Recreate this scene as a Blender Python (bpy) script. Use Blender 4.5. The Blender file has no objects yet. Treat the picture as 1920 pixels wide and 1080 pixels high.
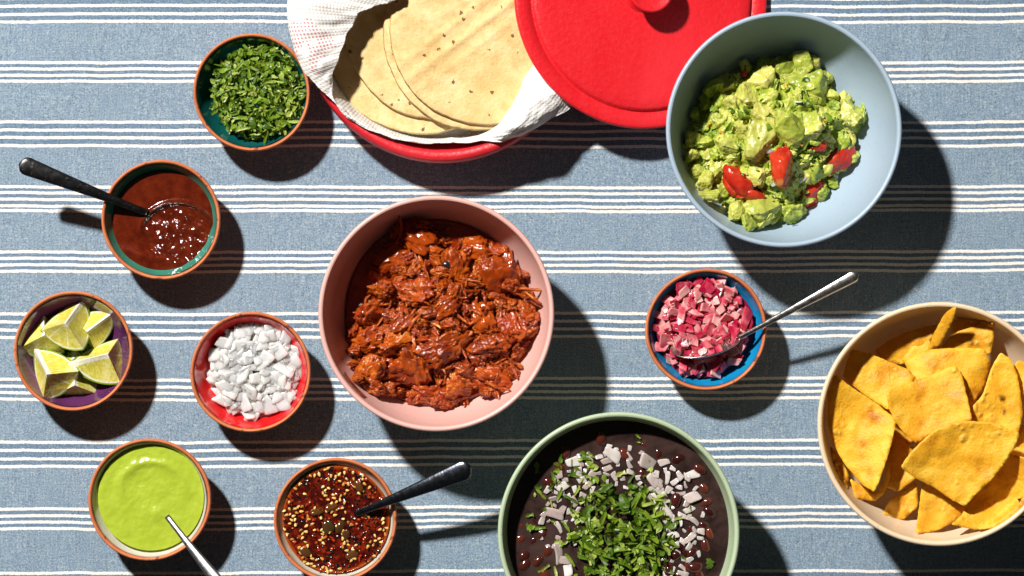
import bpy, math, random
import numpy as np
from mathutils import Vector, Matrix, Euler, geometry

# ------------------------------------------------------------------ camera, light, exposure
sc = bpy.context.scene
S = 0.0004                 # metres of table per photo pixel
H = 2.6                    # camera height above the table
COL = sc.collection
cam_d = bpy.data.cameras.new('camera'); cam = bpy.data.objects.new('camera', cam_d); COL.objects.link(cam)
cam.location = (0, 0, H); cam_d.sensor_width = 36; cam_d.lens = 36 * H / (1920 * S); cam_d.clip_end = 50
sc.camera = cam
world = bpy.data.worlds.new('World'); sc.world = world; world.use_nodes = True
wb = world.node_tree.nodes['Background']; wb.inputs[0].default_value = (1.0, 0.93, 0.86, 1); wb.inputs[1].default_value = 0.024
ld = bpy.data.lights.new('studio_flash', 'SPOT'); lamp = bpy.data.objects.new('studio_flash', ld); COL.objects.link(lamp)
ld.energy = 1500; ld.color = (1.0, 0.955, 0.90); ld.shadow_soft_size = 0.125; ld.spot_size = math.radians(40); ld.spot_blend = 0.6
lamp.location = (-1.745, 2.25, 3.25)
lamp.rotation_euler = (Vector((0, 0, 0)) - Vector(lamp.location)).to_track_quat('-Z', 'Y').to_euler()
vs = sc.view_settings; vs.view_transform = 'Standard'; vs.look = 'None'; vs.exposure = 0.0; vs.gamma = 1.0; vs.use_curve_mapping = False
sc.cycles.max_bounces = 8
sc.cycles.use_denoising = True

rng = np.random.RandomState(7); random.seed(7)

# ------------------------------------------------------------------ helpers
def P(px, py, z=0.0):
    f = (H - z) / H * S
    return Vector(((px - 960) * f, (540 - py) * f, z))

_perm = np.random.RandomState(3).permutation(512)
_grad = np.random.RandomState(4).normal(size=(512, 3)); _grad /= np.linalg.norm(_grad, axis=1)[:, None]
def pn(p):
    p = np.asarray(p, float); i = np.floor(p).astype(int); f = p - i
    u = f * f * f * (f * (f * 6 - 15) + 10); out = 0
    for dx in (0, 1):
        for dy in (0, 1):
            for dz in (0, 1):
                h = _perm[(_perm[(_perm[(i[:, 0] + dx) & 511] + i[:, 1] + dy) & 511] + i[:, 2] + dz) & 511]
                g = _grad[h]; d = f - np.array([dx, dy, dz])
                w = (u[:, 0] if dx else 1 - u[:, 0]) * (u[:, 1] if dy else 1 - u[:, 1]) * (u[:, 2] if dz else 1 - u[:, 2])
                out = out + w * (g * d).sum(1)
    return out
def fbm(p, o=4, g=0.5, l=2.03):
    p = np.asarray(p, float); a = 1.0; r = 0
    for k in range(o):
        r = r + a * pn(p + k * 17.3); p = p * l; a *= g
    return r
def ridged(p, o=4, g=0.55):
    p = np.asarray(p, float); a = 1.0; r = 0
    for k in range(o):
        r = r + a * (1 - np.abs(pn(p + k * 9.7)) * 2.2); p = p * 2.05; a *= g
    return r

def mesh(name, v, f, smooth=True, uv=None):
    me = bpy.data.meshes.new(name)
    me.from_pydata([tuple(x) for x in np.asarray(v)], [], [tuple(int(i) for i in x) for x in f]); me.update()
    if smooth: me.polygons.foreach_set('use_smooth', [True] * len(me.polygons))
    if uv is not None:
        ul = me.uv_layers.new(name='UVMap'); li = np.zeros(len(me.loops), int); me.loops.foreach_get('vertex_index', li)
        ul.data.foreach_set('uv', np.asarray(uv)[li].astype(np.float32).ravel())
    return me
def obj(name, me, m=None, parent=None, loc=None, rot=None, scale=None):
    o = bpy.data.objects.new(name, me); COL.objects.link(o)
    if m is not None and me is not None and not me.materials: me.materials.append(m)
    if parent is not None: o.parent = parent
    if loc is not None: o.location = loc
    if rot is not None: o.rotation_euler = rot
    if scale is not None: o.scale = scale if hasattr(scale, '__len__') else (scale,) * 3
    return o
def tag(o, label=None, cat=None, group=None, kind=None):
    if label: o['label'] = label
    if cat: o['category'] = cat
    if group: o['group'] = group
    if kind: o['kind'] = kind
    return o
def thing(name, loc, label, cat, group=None):
    o = obj(name, None, loc=loc); return tag(o, label, cat, group)

def lathe(prof, n=128, close=False):
    prof = np.asarray(prof, float); m = len(prof); a = np.arange(n) * 2 * np.pi / n
    v = np.stack([np.outer(prof[:, 0], np.cos(a)), np.outer(prof[:, 0], np.sin(a)), np.repeat(prof[:, 1][:, None], n, 1)], 2).reshape(-1, 3)
    f = []
    for i in range(m if close else m - 1):
        j = (i + 1) % m
        for k in range(n):
            l = (k + 1) % n; f.append((i * n + k, i * n + l, j * n + l, j * n + k))
    v = list(v)
    if not close:
        for i, flip in ((0, True), (m - 1, False)):
            if prof[i, 0] < 0.006 or flip is None:
                c = len(v); v.append((0, 0, prof[i, 1]))
                for k in range(n):
                    l = (k + 1) % n; f.append((i * n + l, i * n + k, c) if flip else (i * n + k, i * n + l, c))
    return np.array(v), f
def smooth_prof(pts, n=8):
    pts = [np.array(p, float) for p in pts]; out = []
    for i in range(len(pts) - 1):
        p0 = pts[max(i - 1, 0)]; p1 = pts[i]; p2 = pts[i + 1]; p3 = pts[min(i + 2, len(pts) - 1)]
        for t in np.arange(n) / n:
            out.append(0.5 * (2 * p1 + (p2 - p0) * t + (2 * p0 - 5 * p1 + 4 * p2 - p3) * t * t + (3 * p1 - p0 - 3 * p2 + p3) * t ** 3))
    out.append(pts[-1]); return np.array(out)

def grid_faces(a, b, wrap=False):
    f = []
    for i in range(a - 1):
        for j in range(b if wrap else b - 1):
            k = (j + 1) % b; f.append((i * b + j, i * b + k, (i + 1) * b + k, (i + 1) * b + j))
    return f

def cubesphere(n):
    vs_, fs = {}, []
    L = []
    def vid(p):
        k = tuple(np.round(p, 6))
        if k not in vs_: vs_[k] = len(L); L.append(p)
        return vs_[k]
    for ax in range(3):
        for s in (-1, 1):
            for i in range(n):
                for j in range(n):
                    q = []
                    for di, dj in ((0, 0), (1, 0), (1, 1), (0, 1)):
                        p = np.zeros(3); p[ax] = s; p[(ax + 1) % 3] = -1 + 2 * (i + di) / n; p[(ax + 2) % 3] = -1 + 2 * (j + dj) / n
                        q.append(vid(p))
                    fs.append(q if s > 0 else q[::-1])
    return np.array(L), fs
CS = {n: cubesphere(n) for n in (4, 6, 10, 16, 24)}
def lump(n, power, amp, freq, cuts=3, seed=0, stretch=(1, 1, 1), cutd=0.75):
    r = np.random.RandomState(seed); v, f = CS[n]
    v = np.tan(v * np.pi / 4 * 0.98)
    d = v / np.linalg.norm(v, axis=1)[:, None]
    rad = 1.0 / (np.abs(d) ** power).sum(1) ** (1.0 / power)
    v = d * rad[:, None]
    for _ in range(cuts):
        nn = r.normal(size=3); nn /= np.linalg.norm(nn); dd = v @ nn; c = cutd * r.uniform(0.8, 1.15)
        over = np.maximum(dd - c, 0); v = v - over[:, None] * nn * 0.93
    v = v + d * (amp * fbm(v * freq + seed * 3.1, 4))[:, None]
    return v * np.array(stretch), f

def joined(parts):
    V, F, C = [], [], []; o = 0
    for v, f, c in parts:
        V.append(v); F += [tuple(i + o for i in q) for q in f]; C.append(np.full(len(v), c)); o += len(v)
    return np.concatenate(V), F, np.concatenate(C)
def set_tint(me, c):
    a = me.attributes.new('tint', 'FLOAT', 'POINT'); a.data.foreach_set('value', c.astype(np.float32))
def rotm(r, tilt=0.6):
    return np.array((Euler((r.normal() * tilt, r.normal() * tilt, 0)).to_matrix() @ Euler((0, 0, r.uniform(0, 6.283))).to_matrix()))

def poly_inside(pts, poly):
    x, y = pts[:, 0], pts[:, 1]; ins = np.zeros(len(pts), bool); j = len(poly) - 1
    for i in range(len(poly)):
        xi, yi = poly[i]; xj, yj = poly[j]
        c = ((yi > y) != (yj > y)) & (x < (xj - xi) * (y - yi) / (yj - yi + 1e-12) + xi); ins ^= c; j = i
    return ins
def poly_dist(pts, poly):
    d = np.full(len(pts), 1e9); n = len(poly)
    for i in range(n):
        a = poly[i]; b = poly[(i + 1) % n]; ab = b - a
        t = np.clip(((pts - a) @ ab) / (ab @ ab + 1e-12), 0, 1)
        d = np.minimum(d, np.linalg.norm(pts - a - t[:, None] * ab, axis=1))
    return d
def densify(poly, step, jit=0.0, r=rng):
    out = []; n = len(poly)
    for i in range(n):
        a = np.array(poly[i], float); b = np.array(poly[(i + 1) % n], float); k = max(1, int(np.linalg.norm(b - a) / step))
        for t in np.arange(k) / k: out.append(a + (b - a) * t + r.normal(size=2) * jit)
    return np.array(out)
def chaikin(poly, it=1, w=0.25):
    p = np.array(poly, float)
    for _ in range(it):
        q = np.roll(p, -1, 0); p = np.stack([p * (1 - w) + q * w, p * w + q * (1 - w)], 1).reshape(-1, 2)
    return p

# ------------------------------------------------------------------ node helpers
class M:
    def __init__(s, name, rough=0.5, spec=0.5):
        s.m = bpy.data.materials.new(name); s.m.use_nodes = True; s.t = s.m.node_tree; s.b = s.t.nodes['Principled BSDF']
        s.b.inputs['Roughness'].default_value = rough; s.b.inputs['Specular IOR Level'].default_value = spec
        s.out = s.t.nodes['Material Output']; s.bump_in = None
    def n(s, typ, **kw):
        nd = s.t.nodes.new('ShaderNode' + typ)
        for k, v in kw.items(): setattr(nd, k, v)
        return nd
    def put(s, sock, v):
        if isinstance(v, bpy.types.NodeSocket): s.t.links.new(v, sock)
        elif isinstance(v, tuple) and len(v) == 3 and sock.type == 'RGBA': sock.default_value = (*v, 1)
        else: sock.default_value = v
    def co(s, rnd=False, scale=None):
        c = s.n('TexCoord').outputs['Object']
        if scale is not None:
            mp = s.n('Mapping'); s.put(mp.inputs['Vector'], c); mp.inputs['Scale'].default_value = scale; c = mp.outputs[0]
        if rnd:
            oi = s.n('ObjectInfo'); a = s.n('VectorMath', operation='ADD'); m2 = s.math('MULTIPLY', oi.outputs['Random'], 37.0)
            s.put(a.inputs[0], c); s.put(a.inputs[1], m2); c = a.outputs[0]
        return c
    def rand(s): return s.n('ObjectInfo').outputs['Random']
    def tint(s):
        a = s.n('Attribute'); a.attribute_name = 'tint'; return a.outputs['Fac']
    def math(s, op, a, b=0.0, c=0.0):
        nd = s.n('Math', operation=op); s.put(nd.inputs[0], a); s.put(nd.inputs[1], b); s.put(nd.inputs[2], c); return nd.outputs[0]
    def noise(s, vec, scale, detail=3.0, rough=0.55, dist=0.0):
        nd = s.n('TexNoise'); s.put(nd.inputs['Vector'], vec); nd.inputs['Scale'].default_value = scale; nd.inputs['Detail'].default_value = detail
        nd.inputs['Roughness'].default_value = rough; nd.inputs['Distortion'].default_value = dist; return nd.outputs[0]
    def vor(s, vec, scale, feature='F1', rnd=1.0):
        nd = s.n('TexVoronoi', feature=feature); s.put(nd.inputs['Vector'], vec); nd.inputs['Scale'].default_value = scale; nd.inputs['Randomness'].default_value = rnd
        return nd.outputs[0]
    def ramp(s, fac, stops, interp='LINEAR'):
        nd = s.n('ValToRGB'); s.put(nd.inputs[0], fac); e = nd.color_ramp.elements; nd.color_ramp.interpolation = interp
        while len(e) < len(stops): e.new(0.5)
        for q, (p, c) in zip(e, stops):
            q.position = p; q.color = (*c, 1) if hasattr(c, '__len__') else (c, c, c, 1)
        return nd.outputs[0]
    def mix(s, fac, a, b, mode='MIX'):
        nd = s.n('Mix', data_type='RGBA', blend_type=mode); s.put(nd.inputs[0], fac); s.put(nd.inputs[6], a); s.put(nd.inputs[7], b); return nd.outputs[2]
    def mr(s, v, a, b, c=0.0, d=1.0):
        nd = s.n('MapRange'); s.put(nd.inputs[0], v)
        for i, q in enumerate((a, b, c, d)): nd.inputs[i + 1].default_value = q
        return nd.outputs[0]
    def color(s, c): s.put(s.b.inputs['Base Color'], c); return s
    def rough(s, v): s.put(s.b.inputs['Roughness'], v); return s
    def bump(s, h, dist, strength=1.0):
        nd = s.n('Bump'); nd.inputs['Distance'].default_value = dist; nd.inputs['Strength'].default_value = strength; s.put(nd.inputs['Height'], h)
        if s.bump_in is not None: s.put(nd.inputs['Normal'], s.bump_in)
        s.bump_in = nd.outputs[0]; s.put(s.b.inputs['Normal'], s.bump_in); return s
    def sss(s, w, rad=(0.004, 0.003, 0.0015), sc_=1.0):
        s.b.inputs['Subsurface Weight'].default_value = w; s.b.inputs['Subsurface Radius'].default_value = rad; s.b.inputs['Subsurface Scale'].default_value = sc_; return s
    def coat(s, w, r=0.05): s.b.inputs['Coat Weight'].default_value = w; s.b.inputs['Coat Roughness'].default_value = r; return s
    def translucent(s, fac, col):
        tr = s.n('BsdfTranslucent'); s.put(tr.inputs[0], col); mx = s.n('MixShader'); mx.inputs[0].default_value = fac
        s.t.links.new(s.b.outputs[0], mx.inputs[1]); s.t.links.new(tr.outputs[0], mx.inputs[2]); s.t.links.new(mx.outputs[0], s.out.inputs[0]); return s

# ------------------------------------------------------------------ tablecloth
def cloth_material():
    m = M('striped_cloth', 0.85, 0.2); c = m.co()
    sep = m.n('SeparateXYZ'); m.put(sep.inputs[0], c)
    xp = m.math('MULTIPLY', sep.outputs[0], 1 / S); yp = m.math('MULTIPLY', sep.outputs[1], -1 / S)
    yp = m.math('ADD', yp, 540.0)
    wob = m.noise(m.co(scale=(1, 0.4, 1)), 3.2, 1.0); yp = m.math('ADD', yp, m.mr(wob, 0.25, 0.75, -4.0, 4.0)); yp = m.math('ADD', yp, m.mr(m.noise(m.co(scale=(1, 0.6, 1)), 22.0, 2.0), 0.25, 0.75, -1.6, 1.6))
    yp = m.math('ADD', yp, m.math('MULTIPLY', xp, 3.0 / 1920)); 
    jag = m.noise(c, 1100.0, 1.0); ypj = m.math('ADD', yp, m.mr(jag, 0.3, 0.7, -0.7, 0.7))
    groups = [(-5, 9.5, 25, 39), (116, 128, 140, 151), (228, 243, 257, 272), (349, 360, 372.5, 385, 393.5), (471, 483, 495, 507), (586, 601, 616, 630),
              (709, 722, 734, 746), (826, 841, 857, 871), (951, 964, 976, 988), (1071, 1086, 1100, 1115)]
    for k in range(1, 5):
        e = 12 if k % 2 == 0 else 14.7
        groups.append(tuple(1093 + 120 * k + e * (i - 1.5) for i in range(4))); groups.append(tuple(17 - 120 * k + e * (i - 1.5) for i in range(4)))
    line = None; grp = None
    for g in groups:
        for y in g:
            q = m.math('COMPARE', ypj, y + 1.5, 2.75); line = q if line is None else m.math('ADD', line, q)
        q = m.math('COMPARE', ypj, (g[0] + g[-1]) / 2 + 1.5, (g[-1] - g[0]) / 2 + 0.5); grp = q if grp is None else m.math('ADD', grp, q)
    fine = m.noise(c, 900.0, 2.0, 0.7)
    tx = m.noise(m.co(scale=(1.0, 14.0, 1.0)), 70.0, 3.0, 0.65); ty = m.noise(m.co(scale=(14.0, 1.0, 1.0)), 60.0, 3.0, 0.65)
    mott = m.noise(c, 120.0, 3.0, 0.6)
    v = m.math('ADD', m.math('MULTIPLY', fine, 0.62), m.math('MULTIPLY', tx, 0.16)); v = m.math('ADD', v, m.math('MULTIPLY', ty, 0.22))
    blue = m.ramp(v, [(0.30, (0.045, 0.080, 0.130)), (0.45, (0.155, 0.22, 0.29)), (0.56, (0.265, 0.34, 0.40)), (0.74, (0.58, 0.62, 0.64))])
    blue = m.mix(m.mr(mott, 0.35, 0.7, 0.0, 0.3), blue, (0.15, 0.24, 0.36))
    blue = m.mix(grp, blue, m.mix(1.0, blue, (0.68, 0.76, 0.84), 'MULTIPLY'))
    white = m.ramp(fine, [(0.3, (0.62, 0.585, 0.54)), (0.6, (0.82, 0.79, 0.75))])
    m.color(m.mix(line, blue, white))
    m.bump(fine, 0.0006, 0.55); m.bump(m.noise(c, 26.0, 3.0), 0.0012, 0.35)
    m.b.inputs['Sheen Weight'].default_value = 0.05
    return m.m
def build_cloth():
    nx, ny = 400, 300
    x = np.linspace(-0.66, 0.66, nx); y = np.linspace(-0.48, 0.48, ny); Y, X = np.meshgrid(y, x, indexing='ij')
    p = np.stack([X.ravel() * 7, Y.ravel() * 5, np.zeros(X.size)], 1)
    z = 0.0016 * fbm(p, 3) + 0.0007 * fbm(p * np.array([4.5, 1.2, 1]) + 11, 3)
    for px, w, a in ((1716, 5, 0.0010), (1640, 26, 0.0006), (60, 8, 0.0004), (1250, 9, 0.0004)):
        xc = (px - 960) * S + 0.004 * np.sin(Y.ravel() * 9); z += a * np.exp(-((X.ravel() - xc) / (w * S)) ** 2)
    z -= z.max()
    v = np.stack([X.ravel(), Y.ravel(), z], 1)
    o = obj('tablecloth', mesh('tablecloth', v, grid_faces(ny, nx)), cloth_material())
    tag(o, 'washed blue woven tablecloth with groups of narrow white stripes', 'tablecloth', kind='structure')
build_cloth()

# ------------------------------------------------------------------ bowls
BIG_IN = [(0.0, 0.0050), (2.2, 0.50), (3.7, 0.58), (4.75, 1.05), (5.85, 2.0), (6.95, 3.3), (7.65, 4.7), (8.05, 6.1), (8.22, 7.25)]
BIG_IN = [(0.0, 0.5)] + [q for q in BIG_IN[1:]]
_bi = smooth_prof(BIG_IN, 6) / 100
def zin_big(r): return np.interp(r, _bi[:, 0], _bi[:, 1])
SM_IN = [(0.0, 0.45), (1.8, 0.47), (2.6, 0.6), (3.25, 1.1), (3.75, 1.9), (4.08, 2.6), (4.20, 3.02)]
_si = smooth_prof(SM_IN, 6) / 100
def zin_small(r): return np.interp(r, _si[:, 0], _si[:, 1])

def fiber_mat(name, col, spk):
    m = M(name, 0.42, 0.45); c = m.co()
    n = m.noise(c, 420.0, 2.0, 0.6); sp = m.vor(c, 260.0)
    base = m.mix(m.mr(m.noise(c, 18.0, 3.0), 0.3, 0.7, 0.0, 0.25), col, tuple(q * 0.86 for q in col))
    base = m.mix(m.math('LESS_THAN', sp, 0.10), base, spk)
    m.color(base); m.rough(m.mr(n, 0.3, 0.7, 0.36, 0.52)); m.bump(n, 0.0003, 0.25)
    return m.m
def big_bowl(px, py, col, spk, label, k=1.0):
    outer = [(3.9, 0.0), (4.25, 0.05), (4.5, 0.35), (5.3, 1.0), (6.35, 2.0), (7.4, 3.3), (8.05, 4.7), (8.45, 6.1), (8.57, 7.1)]
    rim = [(8.60, 7.32), (8.545, 7.45), (8.42, 7.50), (8.29, 7.45)]
    prof = np.concatenate([np.array([(0.0, 0.15), (3.5, 0.15), (3.7, 0.0)]) / 100, smooth_prof(outer, 5) / 100, smooth_prof(rim, 4) / 100, _bi[::-1]])
    v, f = lathe(prof[1:], 160)
    loc = P(px, py, 0.075); loc.z = 0.001
    o = obj('serving_bowl', mesh('serving_bowl', v, f), fiber_mat('bowl_' + label[:6], col, spk), loc=loc)
    o.scale = (k, k, k); tag(o, label, 'bowl', 'large plain serving bowls'); return o
blue_b = big_bowl(1470, 243, (0.33, 0.43, 0.53), (0.20, 0.27, 0.34), 'large pale blue serving bowl holding the guacamole')
pink_b = big_bowl(818, 588, (0.69, 0.40, 0.355), (0.47, 0.25, 0.21), 'large dusty pink serving bowl holding the red meat stew')
green_b = big_bowl(1160, 999, (0.40, 0.50, 0.33), (0.20, 0.26, 0.14), 'large sage green serving bowl holding the black bean soup', 1.024)
cream_b = big_bowl(1761, 795, (0.76, 0.60, 0.41), (0.42, 0.27, 0.13), 'large cream serving bowl filled with tortilla chips', 1.034)

def clay_mat():
    m = M('terracotta', 0.6, 0.35); c = m.co(rnd=True)
    n = m.noise(c, 60.0, 4.0); n2 = m.noise(c, 600.0, 2.0); ch = m.noise(c, 150.0, 2.0, 0.4)
    col = m.mix(m.mr(n, 0.3, 0.7), (0.47, 0.125, 0.045), (0.58, 0.185, 0.070))
    col = m.mix(m.mr(ch, 0.655, 0.70), col, (0.22, 0.055, 0.03))
    m.color(col); m.bump(n2, 0.0005, 0.4); m.bump(m.noise(c, 90.0, 3.0), 0.0016, 0.4); return m.m
CLAY = clay_mat()
def glaze_mat(name, col, col2):
    m = M(name, 0.13, 0.5); c = m.co(); n = m.noise(c, 55.0, 4.0)
    m.color(m.mix(m.mr(n, 0.35, 0.7), col, col2)); m.bump(m.noise(c, 90.0, 2.0), 0.0012, 0.35); m.coat(0.4, 0.06); return m.m
def small_bowl(px, py, rad, col, col2, label):
    k = rad / 114.0
    outer = [(2.6, 0.0), (2.95, 0.05), (3.45, 0.6), (3.95, 1.4), (4.3, 2.2), (4.44, 2.75)]
    rim = [(4.475, 2.92), (4.455, 3.08), (4.36, 3.18), (4.25, 3.11)]
    prof = np.concatenate([np.array([(0.2, 0.12), (2.45, 0.12)]) / 100, smooth_prof(outer, 5) / 100, smooth_prof(rim, 4) / 100, (_si - np.array([0, 0.0004]))[::-1]])
    loc = P(px, py, 0.032); loc.z = 0.001
    t = thing('terracotta_bowl', loc, label, 'bowl', 'small terracotta bowls')
    v, f = lathe(prof, 128); a = np.arctan2(v[:, 1], v[:, 0]); r_ = np.random.RandomState(int(px))
    wob = 1 + 0.006 * np.sin(2 * a + r_.uniform(0, 6)) + 0.004 * np.sin(3 * a + r_.uniform(0, 6)); 
    v[:, :2] *= (wob * k)[:, None]
    obj('clay_body', mesh('clay_body', v, f), CLAY, t)
    g = _si[:-1].copy(); g[:, 1] += 0.0004; g[1:, 0] -= 0.0002
    v, f = lathe(g[::-1], 128); a = np.arctan2(v[:, 1], v[:, 0])
    v[:, :2] *= ((1 + 0.006 * np.sin(2 * a) * 0) * k)[:, None]
    obj('glaze', mesh('glaze', v, f), glaze_mat('glaze_' + str(px), col, col2), t)
    return t
b_cil = small_bowl(472, 173, 111, (0.004, 0.075, 0.075), (0.006, 0.10, 0.095), 'small terracotta bowl with dark teal glaze holding chopped cilantro')
b_red = small_bowl(302, 412, 113, (0.02, 0.19, 0.14), (0.04, 0.25, 0.18), 'small terracotta bowl with sea green glaze holding red chili sauce')
b_lime = small_bowl(137, 658, 113, (0.085, 0.018, 0.085), (0.11, 0.025, 0.105), 'small terracotta bowl with purple glaze holding lime wedges')
b_oni = small_bowl(470, 698, 114, (0.70, 0.012, 0.014), (0.62, 0.014, 0.016), 'small terracotta bowl with bright red glaze holding diced white onion')
b_ver = small_bowl(280, 937, 116, (0.70, 0.67, 0.58), (0.62, 0.59, 0.50), 'small terracotta bowl with white glaze holding smooth green salsa')
b_chi = small_bowl(629, 975, 117, (0.68, 0.63, 0.52), (0.58, 0.53, 0.42), 'small terracotta bowl with ivory glaze holding sesame chili oil')
b_pic = small_bowl(1324, 618, 115, (0.006, 0.20, 0.46), (0.01, 0.26, 0.52), 'small terracotta bowl with turquoise blue glaze holding pink pickled onion')

# ------------------------------------------------------------------ tortilla warmer, lid
def red_plastic(name, col):
    m = M(name, 0.42, 0.5); c = m.co(); n = m.noise(c, 330.0, 3.0, 0.65); n2 = m.noise(m.co(scale=(1, 0.35, 1)), 90.0, 4.0, 0.6)
    m.color(m.mix(m.mr(n2, 0.4, 0.75, 0, 0.3), col, tuple(min(1, q * 1.1 + 0.02) for q in col))); m.rough(m.mr(n, 0.3, 0.7, 0.3, 0.55)); m.bump(n, 0.0008, 0.5); return m.m
RED = red_plastic('red_plastic', (0.70, 0.012, 0.02)); RED_SHADE = red_plastic('red_plastic_shaded', (0.60, 0.016, 0.026))  # warmer's copy is darker: shade of its angled wall put into the colour
W = P(830, 42, 0.030); W.z = 0.001
wt = thing('tortilla_warmer', W, 'round red plastic tortilla warmer base lined with a white cloth', 'warmer')
prof = np.concatenate([[(0.002, 0.002)], smooth_prof([(7.6, 0.0), (8.6, 0.15), (9.7, 1.0), (10.3, 2.1), (10.45, 2.9), (10.35, 3.4)], 5) / 100,
                       smooth_prof([(10.25, 3.62), (10.0, 3.75), (9.7, 3.7), (9.55, 3.55)], 4) / 100, smooth_prof([(9.45, 3.0), (9.2, 1.8), (8.5, 0.8), (7.5, 0.4), (0.2, 0.4)], 5) / 100])
v, f = lathe(prof, 192); obj('warmer_bowl', mesh('warmer_bowl', v, f), RED_SHADE, wt)
lc = P(1203, -6, 0.030)
lt = thing('warmer_lid', lc, 'round red plastic tortilla warmer lid with a knob leaning on the warmer', 'lid')
lt.rotation_euler = (0, math.radians(15.5), 0)
prof = np.concatenate([smooth_prof([(0.2, -0.05), (8.0, -0.1), (9.3, -0.25)], 4) / 100, smooth_prof([(9.45, -0.32), (9.72, -0.25), (9.80, -0.02), (9.72, 0.2), (9.5, 0.26)], 4) / 100,
                       np.array([(9.2, 0.26), (8.72, 0.25), (8.64, 0.16), (8.56, 0.14), (8.48, 0.2), (8.40, 0.36), (8.2, 0.43)]) / 100, smooth_prof([(7.6, 0.47), (4.0, 0.55), (0.2, 0.6)], 6) / 100])
v, f = lathe(prof, 224); obj('lid_plate', mesh('lid_plate', v, f), RED, lt)
prof = np.concatenate([smooth_prof([(1.75, 0.5), (1.45, 0.8), (1.35, 1.3), (1.5, 1.9), (1.72, 2.2)], 5), smooth_prof([(1.74, 2.33), (1.62, 2.42), (1.45, 2.38)], 4), smooth_prof([(1.2, 2.25), (0.6, 2.15), (0.1, 2.12)], 4)]) / 100
v, f = lathe(prof, 96); obj('knob', mesh('knob', v, f), RED, lt, loc=(0, 0.004, 0))

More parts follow.
